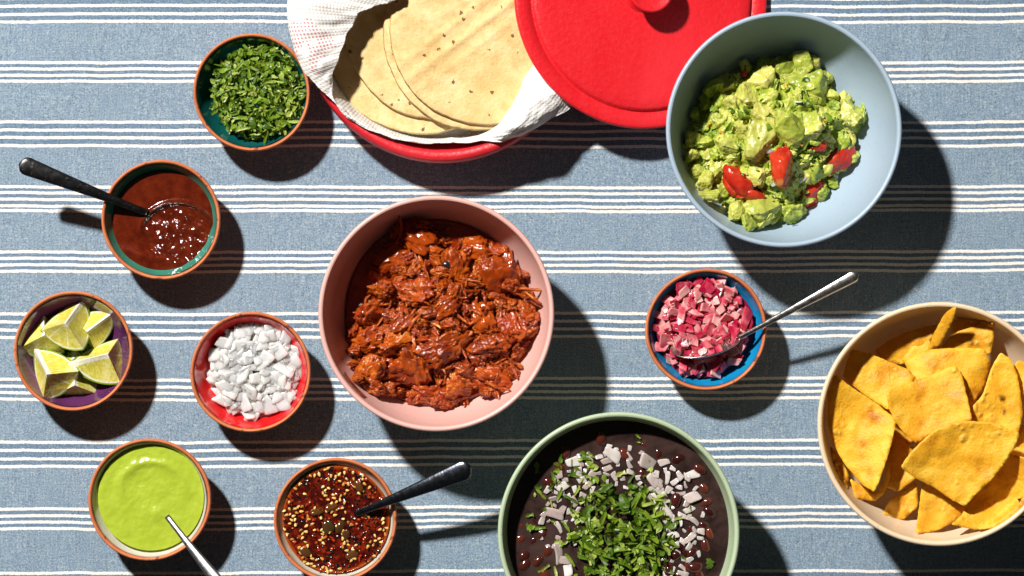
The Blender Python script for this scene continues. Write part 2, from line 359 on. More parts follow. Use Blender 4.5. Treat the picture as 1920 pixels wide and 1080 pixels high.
# ------------------------------------------------------------------ napkin lining the warmer
def napkin():
    K = {  # angle: (radius px, height mm) from under the tortillas out to the hem
        0: [(150, 9), (205, 10), (232, 22), (240, 31), (246, 37), (252, 39.5), (257, 39.5), (262, 38.5), (265, 37)],
        45: [(150, 9), (205, 10), (232, 22), (240, 31), (246, 37), (252, 39.5), (257, 40), (263, 39), (267, 37)],
        90: [(150, 9), (205, 10), (232, 22), (242, 33), (250, 42), (256, 47), (250, 52), (230, 53), (205, 50)],
        125: [(150, 9), (208, 10), (232, 22), (244, 34), (262, 45), (268, 52), (238, 55), (185, 51), (130, 45)],
        150: [(150, 9), (208, 10), (234, 24), (252, 38), (278, 47), (284, 54), (240, 55), (165, 50), (92, 43)],
        160: [(150, 9), (208, 10), (234, 24), (254, 39), (286, 47), (289, 54), (242, 56), (172, 51), (106, 44)],
        168: [(150, 9), (208, 10), (234, 24), (256, 40), (288, 46), (290, 53), (246, 57), (188, 52), (135, 45.5)],
        174: [(150, 9), (208, 10), (234, 24), (256, 40), (287, 46), (289, 53), (250, 57), (205, 53), (160, 47)],
        181: [(150, 9), (208, 10), (234, 24), (254, 40), (284, 46), (286, 52), (252, 57), (208, 53), (166, 47.5)],
        190: [(150, 9), (208, 10), (234, 24), (250, 40), (278, 45), (281, 51), (252, 56), (215, 53), (186, 48)],
        199: [(150, 9), (208, 10), (234, 24), (248, 40), (270, 44), (274, 49), (254, 54), (228, 52), (205, 49)],
        206: [(150, 9), (208, 10), (232, 24), (243, 37), (257, 43), (263, 47), (254, 50), (242, 49), (231, 47)],
        214: [(150, 9), (208, 10), (231, 24), (239, 34), (246, 40), (252, 43), (253, 45), (251, 46), (248, 46)],
        225: [(150, 9), (208, 10), (230, 22), (236, 30), (240, 36), (244, 39.5), (247, 41), (250, 41), (252, 40)],
        245: [(150, 9), (206, 10), (223, 18), (227, 25), (230, 31), (231, 34), (232, 36), (234, 38), (236, 39)],
        270: [(150, 9), (204, 10), (217, 15), (220, 20), (222, 25), (223, 28), (224, 30), (225, 32), (226, 34)],
        288: [(150, 9), (204, 10), (219, 17), (222, 23), (225, 28), (227, 32), (229, 35), (231, 37), (232, 38)],
        298: [(150, 9), (204, 12), (218, 30), (224, 40), (231, 46), (239, 48), (245, 46), (249, 43), (251, 41)],
        306: [(150, 9), (200, 14), (208, 34), (216, 46), (228, 51), (241, 52), (250, 48), (256, 44), (259, 40)],
        316: [(150, 9), (190, 14), (196, 34), (205, 45), (222, 50), (240, 50), (254, 46), (261, 42), (266, 37)],
        326: [(150, 9), (180, 12), (184, 30), (194, 41), (215, 44), (240, 44), (262, 41), (276, 38), (287, 34)],
        338: [(150, 9), (180, 12), (186, 28), (196, 37), (215, 40), (240, 40.5), (262, 39), (276, 36), (283, 32)],
        350: [(150, 9), (195, 10), (215, 22), (228, 32), (240, 38), (252, 40), (262, 39), (270, 36), (274, 33)],
    }
    ks = sorted(K); A = np.array(ks, float); V = np.array([K[k] for k in ks], float)
    nt, ns = 420, 72; th = np.arange(nt) * 360.0 / nt
    A2 = np.concatenate([A[-2:] - 360, A, A[:3] + 360]); V2 = np.concatenate([V[-2:], V, V[:3]])
    rows = []
    for t in th:   # smooth blend between key profiles
        j = np.searchsorted(A2, t, 'right') - 1; u = (t - A2[j]) / (A2[j + 1] - A2[j]); u2 = u * u * (3 - 2 * u) * 0.5 + u * 0.5
        pr = V2[j] * (1 - u2) + V2[j + 1] * u2
        pts = smooth_prof(pr, 9); s = np.linspace(0, len(pts) - 1, ns); i0 = np.floor(s).astype(int); i1 = np.minimum(i0 + 1, len(pts) - 1); fr = (s - i0)[:, None]
        rows.append(pts[i0] * (1 - fr) + pts[i1] * fr)
    R = np.array(rows); r = R[:, :, 0]; z = R[:, :, 1] / 1000.0; a = np.radians(th)[:, None]
    q = np.stack([np.cos(a) * 3.2 + 0 * r, np.sin(a) * 3.2 + 0 * r, (np.arange(ns) / ns * 2.2)[None, :] + 0 * r], 2).reshape(-1, 3)
    w1 = fbm(q * 1.5, 3).reshape(nt, ns); w2 = fbm(q * 1.5 + 40, 3).reshape(nt, ns); amp = np.clip((np.arange(ns) / ns - 0.3) * 3, 0, 1)[None, :]
    r = r + w1 * 4.0 * amp; z = z + np.maximum(w2, -0.3) * 0.0055 * amp + np.abs(fbm(q * np.array([2.6, 2.6, 0.9]) + 80, 2).reshape(nt, ns)) * 0.0022 * amp
    f_ = (H - z) / H * S
    x = (830 + r * np.cos(a) - 960) * f_ - W.x; y = (540 - 42 + r * np.sin(a)) * f_ - W.y
    v = np.stack([x, y, z], 2).reshape(-1, 3)
    arc = np.concatenate([np.zeros((nt, 1)), np.cumsum(np.sqrt(np.diff(r * S, axis=1) ** 2 + np.diff(z, axis=1) ** 2), 1)], 1)
    uv = np.stack([np.repeat(np.radians(th)[:, None] * 250 * S, ns, 1), arc], 2).reshape(-1, 2)
    # wrap by faces: last column duplicated so the weave does not smear
    v = np.concatenate([v, v[:ns]]); uv = np.concatenate([uv, uv[:ns] + np.array([[2 * np.pi * 250 * S, 0]])])
    m = M('waffle_cotton', 0.9, 0.15); u = m.n('UVMap').outputs[0]; sp = m.n('SeparateXYZ'); m.put(sp.inputs[0], u)
    k = 2 * math.pi / 0.0027
    wv = m.math('MULTIPLY', m.math('ABSOLUTE', m.math('SINE', m.math('MULTIPLY', sp.outputs[0], k / 2))), m.math('ABSOLUTE', m.math('SINE', m.math('MULTIPLY', sp.outputs[1], k / 2))))
    o3 = m.co(); prt = m.noise(o3, 34.0, 2.0)
    s3 = m.n('SeparateXYZ'); m.put(s3.inputs[0], o3)
    zone = m.math('LESS_THAN', s3.outputs[0], -0.078); zone = m.math('MULTIPLY', zone, m.math('GREATER_THAN', prt, 0.53)); zone = m.math('MULTIPLY', zone, m.math('GREATER_THAN', wv, 0.62))
    col = m.mix(m.math('MULTIPLY', zone, 0.75), (0.86, 0.845, 0.825), (0.62, 0.10, 0.13))
    m.color(col); m.bump(wv, 0.0010, 0.30); m.bump(m.noise(u, 700.0, 2.0), 0.0004, 0.4)
    m.translucent(0.16, (0.8, 0.76, 0.72))
    o = obj('cloth_napkin', mesh('cloth_napkin', v, grid_faces(nt + 1, ns), uv=uv), m.m, loc=W)
    md = o.modifiers.new('thickness', 'SOLIDIFY'); md.thickness = 0.0007; md.offset = 0
    tag(o, 'white waffle weave cotton napkin with faint red print tucked around the tortillas', 'napkin')
napkin()

# ------------------------------------------------------------------ tortillas
def tortilla_mat():
    m = M('corn_tortilla', 0.75, 0.25); c = m.co(rnd=True); n = m.noise(c, 95.0, 4.0, 0.65); n2 = m.noise(c, 420.0, 3.0, 0.7); n3 = m.noise(c, 16.0, 2.0)
    col = m.ramp(n, [(0.3, (0.60, 0.40, 0.165)), (0.5, (0.74, 0.545, 0.26)), (0.70, (0.80, 0.63, 0.35))])
    col = m.mix(m.mr(n3, 0.45, 0.7, 0, 0.55), col, (0.62, 0.40, 0.14))
    col = m.mix(m.mr(n2, 0.62, 0.72, 0, 0.35), col, (0.40, 0.22, 0.06))
    sp = m.vor(m.co(rnd=True, scale=(1, 1, 0.1)), 92.0); clus = m.noise(c, 30.0, 2.0)
    ch = m.math('MULTIPLY', m.math('LESS_THAN', m.math('ADD', sp, m.mr(n2, 0.3, 0.7, -0.11, 0.11)), 0.11), m.math('GREATER_THAN', clus, 0.42))
    col = m.mix(m.math('MULTIPLY', ch, 0.9), col, (0.13, 0.05, 0.015))
    m.color(col); m.bump(n2, 0.0009, 0.6); m.bump(n, 0.0020, 0.55); m.sss(0.05); return m.m
TORT = tortilla_mat()
def tortilla(px, py, rad, z, seed, label, crease=False, sag=0.0, sagdir=0.0):
    nr, na = 44, 140; a = np.arange(na) * 2 * np.pi / na; rr = (np.linspace(0.004, 1, nr)) * rad * S
    edge = 1 + 0.030 * fbm(np.stack([np.cos(a) * 1.2, np.sin(a) * 1.2, a * 0 + seed], 1), 2) + 0.011 * fbm(np.stack([np.cos(a) * 8, np.sin(a) * 8, a * 0 + seed], 1), 2)
    X = np.outer(rr, np.cos(a) * edge); Y = np.outer(rr, np.sin(a) * edge); c = P(px, py, z)
    wx = X + c.x; wy = Y + c.y
    Z = 0.0035 * fbm(np.stack([wx.ravel() * 11, wy.ravel() * 11, wx.ravel() * 0 + 0.3], 1), 2).reshape(X.shape)
    Z += 0.0006 * fbm(np.stack([X.ravel() * 60, Y.ravel() * 60, X.ravel() * 0 + seed], 1), 3).reshape(X.shape)
    Z -= sag * np.maximum((X * math.cos(sagdir) + Y * math.sin(sagdir)) / (rad * S), 0) ** 2
    if crease:
        d = (X * math.sin(math.radians(37)) - Y * math.cos(math.radians(37)))
        for off, amp in ((-0.018, 0.0009), (-0.005, 0.0011), (0.006, 0.0005)): Z += amp * np.exp(-((d - off) / 0.0028) ** 2)
    t = 0.0011; k = np.sqrt(np.clip(1 - (np.linspace(0, 1, nr)) ** 24, 0, 1))[:, None] * t
    top = np.stack([X, Y, Z + k], 2).reshape(-1, 3); bot = np.stack([X, Y, Z - k], 2).reshape(-1, 3)
    f = grid_faces(nr, na, True); n0 = nr * na; f = [q for q in f] + [tuple(i + n0 for i in q[::-1]) for q in f]
    f += [((nr - 1) * na + j, (nr - 1) * na + (j + 1) % na, n0 + (nr - 1) * na + (j + 1) % na, n0 + (nr - 1) * na + j)[::-1] for j in range(na)]
    f.append(tuple(range(na))[::-1]); f.append(tuple(n0 + i for i in range(na)))
    o = obj('corn_tortilla', mesh('corn_tortilla', np.concatenate([top, bot]), f), TORT, loc=c)
    tag(o, label, 'tortilla', 'corn tortillas in the warmer')
hid = 'corn tortilla low in the stack inside the red warmer'
for i, (x, y) in enumerate(((842, 46), (822, 52), (836, 40))): tortilla(x, y, 176, 0.0125 + i * 0.0024, 20 + i, hid)
tortilla(806, 62, 178, 0.0205, 31, 'corn tortilla just under the lowest tortilla that shows its speckled face')
tortilla(790, 74, 178, 0.0232, 32, 'lowest speckled corn tortilla showing a crescent beside the napkin along the rim')
tortilla(822, 44, 178, 0.0268, 33, 'corn tortilla in mid stack, half shaded by the folded napkin flap')
tortilla(897, 66, 177, 0.0306, 34, 'corn tortilla second from the top, its left edge running beneath the top one')
tortilla(908, 59, 174, 0.0338, 35, 'topmost corn tortilla with slanting crease lines, tucked under the red lid', True)

# ------------------------------------------------------------------ spoons
def metal_mat(name, col, rough, spots=None):
    m = M(name, rough, 0.5); m.b.inputs['Metallic'].default_value = 1.0; c = m.co(); n = m.noise(m.co(scale=(1, 1, 1)), 240.0, 4.0, 0.7)
    base = m.mix(m.mr(n, 0.35, 0.7), col, tuple(q * 0.8 for q in col))
    if spots: base = m.mix(m.math('GREATER_THAN', m.noise(c, 420.0, 2.0), 0.64), base, spots)
    m.color(base); m.rough(m.mr(n, 0.3, 0.7, rough * 0.75, rough * 1.3)); m.bump(m.noise(c, 500.0, 3.0), 0.0002, 0.3); return m.m
def spoon(mat_, neck, end, w0, w1, label, bowl=None, arch=0.004, nmid=0.42, thick=0.0018, roll=0.0, drop=-0.0035, bdir=None):
    """neck/end: (px, py, z) of the handle; w in photo px (full width); bowl: (length m, width m, pitch rad, roll rad)"""
    a = P(*neck); b = P(*end); L = (b - a).length; d = (b - a).normalized(); side = d.cross(Vector((0, 0, 1))).normalized(); up = side.cross(d)
    R0 = Matrix.Rotation(roll, 3, d); side = R0 @ side; up = R0 @ up
    t = thing('spoon', a, label, 'spoon')
    n, k = 46, 16; V = []
    for i in range(n):
        s = i / (n - 1); u = s
        w = (w0 + (w1 - w0) * (max(0, (u - 0.12) / 0.88) ** 1.15)) * S / 2
        tip = L * (1 - s); rt = w1 * S / 2 * 0.95
        if tip < rt: w *= math.sqrt(max(0.02, 1 - ((rt - tip) / rt) ** 2))
        h = thick * (0.75 + 0.5 * (1 - s)) / 2
        c = d * (L * s) + up * (arch * math.sin(math.pi * s))
        for j in range(k):
            th = 2 * math.pi * j / k; cx = math.copysign(abs(math.cos(th)) ** 0.7, math.cos(th)); cy = math.copysign(abs(math.sin(th)) ** 0.7, math.sin(th))
            V.append(c + side * (w * cx) + up * (h * cy + 0.0010 * (1 - cx * cx) * (w / 0.006)))
    f = grid_faces(n, k, True); f.append(tuple(range(k))[::-1]); f.append(tuple((n - 1) * k + j for j in range(k)))
    obj('handle', mesh('handle', np.array([tuple(q) for q in V]), f), mat_, t)
    if bowl:
        bl, bw, pitch, broll = bowl; nr, na = 14, 48; top = []; 
        for i in range(nr):
            r = i / (nr - 1)
            for j in range(na):
                th = 2 * math.pi * j / na; ex = math.cos(th); ey = math.sin(th) * (1 - 0.16 * math.cos(th))
                top.append((r * ex * bl / 2, r * ey * bw / 2, -0.0085 * (1 - r ** 2.2)))
        top = np.array(top); bot = top.copy(); bot[:, 2] -= 0.0010
        f = grid_faces(nr, na, True); n0 = nr * na; F = list(f) + [tuple(q + n0 for q in g[::-1]) for g in f]
        F += [((nr - 1) * na + j, (nr - 1) * na + (j + 1) % na, n0 + (nr - 1) * na + (j + 1) % na, n0 + (nr - 1) * na + j) for j in range(na)]
        hd = Vector((d.x, d.y, 0)).normalized() if bdir is None else Vector((*bdir, 0)).normalized(); hs = Vector((0, 0, 1)).cross(hd)
        B = Matrix((-hd, hs, Vector((0, 0, 1)))).transposed() if False else Matrix((hd, hs, Vector((0, 0, 1)))).transposed()
        Rm = B @ Matrix.Rotation(-pitch, 3, 'Y') @ Matrix.Rotation(broll, 3, 'X')
        off = -(Rm @ Vector((bl / 2 - 0.0015, 0, 0))) + Vector((0, 0, drop))
        V = [tuple(Rm @ Vector(q) + off) for q in np.concatenate([top, bot])]
        obj('spoon_bowl', mesh('spoon_bowl', V, F), mat_, t)
    return t
spoon(metal_mat('steel_dark_reflection', (0.10, 0.10, 0.105), 0.34, (0.28, 0.27, 0.26)), (276, 399, 0.0232), (36, 306, 0.050), 13, 36, 'steel spoon with dark reflections in its colour resting in the red chili sauce', (0.046, 0.030, 0.35, 0.0), drop=-0.014)  # dark reflections are put into the steel's base colour
spoon(metal_mat('silver_steel', (0.62, 0.60, 0.57), 0.26), (1384, 634, 0.0315), (1609, 514, 0.056), 9, 23, 'bright silver teaspoon lying in the pickled onion', (0.052, 0.030, 0.05, -0.95), arch=0.003, drop=0.0, bdir=(1.0, 0.16))
spoon(metal_mat('steel_blue_reflection', (0.15, 0.17, 0.21), 0.22, (0.30, 0.29, 0.29)), (666, 964, 0.0275), (884, 876, 0.054), 13, 40, 'polished steel spoon with dark blue reflections in its colour standing in the sesame chili oil', (0.046, 0.030, 0.3, 0.0))  # blue-black reflection painted as the metal's base colour
spoon(metal_mat('grey_steel', (0.30, 0.30, 0.31), 0.34), (313, 968, 0.0265), (480, 1178, 0.056), 11, 36, 'grey steel spoon standing in the smooth green salsa', (0.046, 0.030, 0.3, 0.0))

# ------------------------------------------------------------------ sauces (surface discs)
def disc(bowl_px, rad_px, z, hfun, nr=60, na=180):
    c = P(*bowl_px, z); a = np.arange(na) * 2 * np.pi / na; rr = np.linspace(0.003, 1, nr) ** 0.85 * rad_px * S
    X = np.outer(rr, np.cos(a)); Y = np.outer(rr, np.sin(a)); px = X / S + bowl_px[0]; py = bowl_px[1] - Y / S
    Z = hfun(px.ravel(), py.ravel(), X.ravel(), Y.ravel()).reshape(X.shape)
    v = np.stack([X, Y, Z], 2).reshape(-1, 3)
    lo = v[(nr - 1) * na:].copy(); lo[:, :2] *= 0.72; lo[:, 2] = -z + 0.009
    v = np.concatenate([v, lo]); f = grid_faces(nr + 1, na, True); f.append(tuple(range(na))[::-1]); f.append(tuple(nr * na + j for j in range(na)))
    return c, mesh('sauce_surface', v, f)
def h_red(px, py, X, Y):
    ex = (px - 332) / 70; ey = (py - 442) / 62; d = np.sqrt(ex ** 2 + ey ** 2)
    inside = 1 / (1 + np.exp((d - 0.98) * 16)); p3 = np.stack([X * 130, Y * 130, X * 0], 1)
    rot = np.stack([(X * 0.8 - Y * 0.6) * 90, (X * 0.6 + Y * 0.8) * 190, X * 0], 1)
    lip = np.exp(-((d - 1.0) / 0.07) ** 2) * np.clip((430 - py) / 50 + 0.3, 0, 1)
    return -0.0022 * inside + 0.0026 * lip + inside * np.clip((1.0 - d) * 6, 0, 1) * 0.0021 * fbm(rot, 4) + 0.0006 * fbm(p3 * 0.35, 2) + 0.0022 * np.exp(-((py - 486 + (px - 300) * -0.25) / 9) ** 2) * np.exp(-((px - 295) / 55) ** 2) + inside * 0.0003 * fbm(p3 * 2.4, 3)
c, me = disc((306, 416), 95.5, 0.0215, h_red, 90, 260)
m = M('red_chili_sauce', 0.13, 0.5); q = m.co(); n = m.noise(q, 130.0, 4.0); n2 = m.noise(q, 700.0, 3.0)
col = m.mix(m.mr(n, 0.35, 0.7), (0.065, 0.006, 0.002), (0.125, 0.015, 0.003)); col = m.mix(m.mr(n2, 0.64, 0.7), col, (0.02, 0.006, 0.004))
m.color(col); m.bump(n2, 0.0005, 0.3); m.bump(m.noise(q, 260.0, 3.0), 0.0008, 0.15); m.coat(0.5, 0.08); m.sss(0.05)
tag(obj('red_chili_sauce', me, m.m, loc=c), 'glossy brick red chili sauce with a spooned swirl', 'sauce')
def h_ver(px, py, X, Y):
    d = np.hypot(px - 300, py - 955) / 60; p3 = np.stack([X * 60, Y * 60, X * 0 + 5], 1)
    z = 0.0008 * fbm(p3, 3) + 0.0003 * fbm(p3 * 4, 3)
    z += 0.0013 * np.exp(-((np.hypot((px - 285) / 60, (py - 915) / 48) - 1) / 0.16) ** 2) / (1 + np.exp((py - 922) / 7.0))
    z -= 0.0012 * np.exp(-(np.hypot(px - 262, py - 905) / 28) ** 2); z += 0.001 * np.exp(-(np.hypot(px - 296, py - 962) / 14) ** 2)
    return z
c, me = disc((283, 933), 98.5, 0.0262, h_ver, 80, 220)
m = M('green_salsa', 0.22, 0.5); q = m.co(); n = m.noise(q, 90.0, 4.0); n2 = m.noise(q, 600.0, 2.0)
m.color(m.mix(m.mr(n, 0.3, 0.7), (0.33, 0.425, 0.028), (0.37, 0.465, 0.042))); m.bump(n2, 0.0003, 0.3); m.bump(m.noise(q, 200.0, 3.0), 0.0006, 0.3); m.sss(0.12, (0.004, 0.004, 0.001))
tag(obj('green_salsa', me, m.m, loc=c), 'smooth bright lime green salsa filling the white glazed bowl', 'sauce')

# ------------------------------------------------------------------ leaf shreds
def leaf_mesh(seed, L, Wd):
    r = np.random.RandomState(seed); n = 6; V = []; bend = r.uniform(-0.5, 0.5); curl = r.uniform(0.1, 0.6) * r.choice([-1, 1]); tw = r.uniform(-0.6, 0.6)
    for i in range(n):
        s = i / (n - 1) - 0.5; w = Wd * (1.0 if seed % 2 else 0.4 + 0.6 * math.sin(math.pi * (i + 0.6) / (n + 0.2))) * r.uniform(0.45, 1.35)
        for j, t in enumerate((-1, 0, 1)):
            y = t * w / 2 * r.uniform(0.8, 1.2) + bend * L * s * s
            V.append((s * L, y, curl * L * s * s + abs(t) * w * 0.15 * r.uniform(0.2, 1.6) + tw * s * t * w))
    f = []
    for i in range(n - 1):
        for j in range(2):
            a = i * 3 + j; f.append((a, a + 1, a + 4, a + 3))
    return np.array(V), f
def leaf_mat(name, tint=False):
    m = M(name, 0.38, 0.45); v = m.tint() if tint else m.rand(); c = m.co(rnd=True); n = m.noise(c, 260.0, 3.0)
    v2 = m.math('ADD', m.math('MULTIPLY', v, 0.75), m.math('MULTIPLY', n, 0.25))
    col = m.ramp(v2, [(0.08, (0.045, 0.105, 0.006)), (0.40, (0.125, 0.225, 0.012)), (0.68, (0.24, 0.36, 0.03)), (0.93, (0.52, 0.58, 0.16))])
    m.color(col); m.bump(n, 0.0006, 0.4); m.translucent(0.3, col); return m.m
LEAF = leaf_mat('chopped_cilantro'); LEAFT = leaf_mat('chopped_cilantro_fine', True)
LV = [leaf_mesh(i, L, w) for i, (L, w) in enumerate([(0.0085, 0.0016), (0.007, 0.0024), (0.0095, 0.0020), (0.006, 0.0030), (0.0045, 0.0022), (0.011, 0.0014), (0.0075, 0.0042), (0.005, 0.0014), (0.0062, 0.0022), (0.0052, 0.0034)])]
LM = [mesh('leaf_shred', v, f, False) for v, f in LV]
for q in LM: q.materials.append(LEAF)

class Heap:
    def __init__(s, R, base, res=0.0008):
        s.R, s.res = R, res; n = int(2 * R / res) + 3; s.n = n
        g = (np.arange(n) - n // 2) * res; X, Y = np.meshgrid(g, g, indexing='ij'); s.h = base(X, Y).astype(float)
    def drop(s, x, y, foot, th, sink=0.5):
        n, res = s.n, s.res; i = int(round(x / res)) + n // 2; j = int(round(y / res)) + n // 2; k = max(1, int(foot / res))
        sl = (slice(max(i - k, 0), i + k + 1), slice(max(j - k, 0), j + k + 1)); w = s.h[sl]
        z = w.mean() * sink + w.max() * (1 - sink); s.h[sl] = np.maximum(w, z + th); return z + th * 0.5
def sampler(r, rad, cen=(0, 0), gauss=0.55):
    while True:
        x, y = r.normal(size=2) * rad * gauss
        if x * x + y * y < rad * rad: return x + cen[0], y + cen[1]

# chopped cilantro bowl
def leaf_heap(parent, R, base, cen, rad, n_obj, n_stuff, r, sink=0.6, th=0.0008, gauss=0.5, tilt=0.45, sr=(0.8, 1.35)):
    hp = Heap(R, base); parts = []
    for i in range(n_stuff + n_obj):
        x, y = min((sampler(r, rad, cen, gauss) for _ in range(2)), key=lambda q: hp.h[int(q[0] / hp.res) + hp.n // 2, int(q[1] / hp.res) + hp.n // 2])
        z = hp.drop(x, y, 0.0026, th, sink); k = r.randint(len(LV)); s = r.uniform(*sr); Rm = rotm(r, tilt)
        if i < n_stuff:
            parts.append(((LV[k][0] * s) @ Rm.T + np.array([x, y, z]), LV[k][1], r.uniform()))
        else:
            o = obj('cilantro_shred', LM[k], None, parent, loc=(x, y, z), scale=s); o.rotation_euler = Matrix(Rm.tolist()).to_euler()
    if parts:
        v, f, c = joined(parts); me = mesh('cilantro_fine', v, f, False); set_tint(me, c); tag(obj('cilantro_fine', me, LEAFT, parent), kind='stuff')
r = np.random.RandomState(11)
ct = thing('chopped_cilantro', b_cil.location, 'heap of chopped green cilantro filling the dark teal glazed bowl', 'herbs')
dome = lambda R0, zb, zt, cx, cy: (lambda X, Y: np.maximum(zin_small(np.hypot(X, Y)), zb + (zt - zb) * np.clip(1 - ((X - cx) ** 2 + (Y - cy) ** 2) / R0 ** 2, 0, 1) ** 0.8))
base = dome(0.036, 0.008, 0.028, 0.004, 0.0005)
leaf_heap(ct, 0.046, base, (0.004, 0.0005), 0.0348, 300, 620, r, gauss=0.6, sr=(0.65, 1.3))

# ------------------------------------------------------------------ diced onions
def dice_mesh(seed, L, Wd, T, n=4, k=22.0):
    r = np.random.RandomState(seed); V, F = CS[n]; v = V.copy()
    d = v.copy(); nn = (np.abs(d) ** k).sum(1) ** (1 / k); v = d / nn[:, None]
    sh = r.uniform(-0.35, 0.35); v[:, 0] += sh * v[:, 1]; v[:, 1] *= 1 + r.uniform(-0.45, 0.45) * v[:, 0]; v[:, 0] *= 1 + r.uniform(-0.25, 0.25) * v[:, 1]
    v = v * np.array([L, Wd, T]) / 2; v[:, 2] += r.uniform(-1, 1) * 9.0 * (v[:, 0] ** 2 * r.uniform(0.5, 3) + v[:, 1] ** 2 * r.uniform(0, 4)); v += 0.03 * L * fbm(v * 400 + seed, 2)[:, None] * np.array([1, 1, 0.5])
    return mesh('onion_piece', v, F, smooth=k < 15)
def onion_mat(name, pink=0.0):
    m = M(name, 0.2, 0.5); rd = m.rand(); c = m.co(rnd=True); n = m.noise(c, 130.0, 2.0); st = m.noise(m.co(rnd=True, scale=(1, 8, 1)), 160.0, 2.0)
    if not pink:
        col = m.mix(m.mr(m.math('ADD', rd, m.math('MULTIPLY', n, 0.5)), 0.5, 1.2, 0, 0.65), (0.95, 0.93, 0.88), (0.88, 0.88, 0.74)); m.sss(0.9, (0.013, 0.012, 0.011))
    elif pink == 1:
        e = m.math('ADD', m.math('MULTIPLY', rd, 0.5), m.math('MULTIPLY', n, 0.75))
        col = m.ramp(e, [(0.34, (0.84, 0.46, 0.43)), (0.54, (0.72, 0.22, 0.24)), (0.72, (0.52, 0.045, 0.09)), (0.86, (0.38, 0.006, 0.04))]); m.sss(0.5, (0.007, 0.002, 0.002))
    else:
        col = m.mix(m.mr(n, 0.3, 0.7), (0.52, 0.44, 0.41), (0.76, 0.71, 0.67)); col = m.mix(m.mr(rd, 0.15, 1.0, 0.0, 0.62), col, (0.26, 0.16, 0.14)); m.sss(0.5, (0.006, 0.005, 0.004)); m.b.inputs['Roughness'].default_value = 0.1
    m.color(col); m.bump(st, 0.0006, 0.3)
    if not pink: m.translucent(0.10, (0.9, 0.88, 0.82))
    return m.m
ON = onion_mat('white_onion'); ONP = onion_mat('pickled_onion', 1); ONB = onion_mat('soaked_onion', 2)
def dice_set(mat_, base, seed, k=22.0, n=4):
    out = []
    for i in range(9):
        r = np.random.RandomState(seed + i); q = dice_mesh(seed + i, base * r.uniform(0.8, 1.45), base * r.uniform(0.6, 1.0), base * r.uniform(0.16, 0.32), n, k); q.materials.append(mat_); out.append(q)
    return out
def flat_heap(parent, name, meshes, hp, n, r, rad, cen, foot, th, tilt, gauss=0.55, sink=0.55, zmin=-1):
    for i in range(n):
        x, y = min((sampler(r, rad, cen, gauss) for _ in range(3)), key=lambda q: hp.h[int(q[0] / hp.res) + hp.n // 2, int(q[1] / hp.res) + hp.n // 2])
        z = max(hp.drop(x, y, foot, th, sink), zmin); o = obj(name, meshes[r.randint(len(meshes))], None, parent, loc=(x, y, z), scale=r.uniform(0.65, 1.3))
        o.rotation_euler = Matrix(rotm(r, tilt).tolist()).to_euler()
r = np.random.RandomState(12)
ot = thing('diced_onion', b_oni.location, 'pile of finely diced raw white onion in the red glazed bowl', 'onion')
hp = Heap(0.046, dome(0.034, 0.006, 0.0195, 0.003, 0.001))
flat_heap(ot, 'onion_piece', dice_set(ON, 0.0100, 100, 14.0), hp, 300, r, 0.0335, (0.003, 0.0012), 0.0034, 0.0011, 0.27, gauss=0.58, sink=0.85)

# pickled onion
r = np.random.RandomState(13)
pt = thing('pickled_onion', b_pic.location, 'diced pink pickled onion in its liquid inside the turquoise blue bowl', 'onion')
m = M('pickling_liquid', 0.05, 0.5); m.color(m.mix(m.mr(m.noise(m.co(), 60.0, 2.0), 0.3, 0.7), (0.16, 0.004, 0.022), (0.26, 0.012, 0.05))); m.bump(m.noise(m.co(), 220.0, 2.0), 0.0006, 0.4)
a = np.linspace(0, 2 * np.pi, 97)[:-1]; ring = np.stack([np.cos(a), np.sin(a)], 1) * 0.0365 * (1 + 0.04 * np.sin(3 * a + 1))[:, None] + np.array([-0.0015, 0.0015])
v = np.concatenate([np.c_[ring, np.full(96, 0.0205)], np.c_[ring * 0.8, np.full(96, 0.012)]]); f = [tuple(range(96)), tuple(range(191, 95, -1))] + [(i, 96 + i, 96 + (i + 1) % 96, (i + 1) % 96) for i in range(96)]
obj('pickling_liquid', mesh('pickling_liquid', v, f, False), m.m, pt)
hp = Heap(0.046, lambda X, Y: np.maximum(zin_small(np.hypot(X, Y)), 0.0195 + 0.003 * np.clip(1 - ((X + 0.003) ** 2 + (Y - 0.003) ** 2) / 0.034 ** 2, 0, 1)))
flat_heap(pt, 'onion_piece', dice_set(ONP, 0.0072, 130), hp, 215, r, 0.0345, (-0.0022, 0.0015), 0.0034, 0.0016, 0.42, gauss=0.66, sink=0.75)
big = dice_mesh(171, 0.016, 0.0062, 0.0024); big.materials.append(ONP)
for k in range(16):
    t_ = r.uniform(0, 1); x, y = 1272 + 95 * t_ + r.normal() * 4, 650 - 12 * t_ - r.uniform(0, 22); q = P(x, y, 0.0285 + r.uniform(0, 0.003)) - b_pic.location
    o = obj('onion_piece', pt.children[1 + r.randint(100)].data, None, pt, loc=q, rot=(r.normal() * 0.3, r.normal() * 0.3, r.uniform(0, 6.28)), scale=0.85)
q = P(1398, 600, 0.028) - b_pic.location; o = obj('onion_slice', big, None, pt, loc=q); o.rotation_euler = (0.5, 0.2, 1.25)

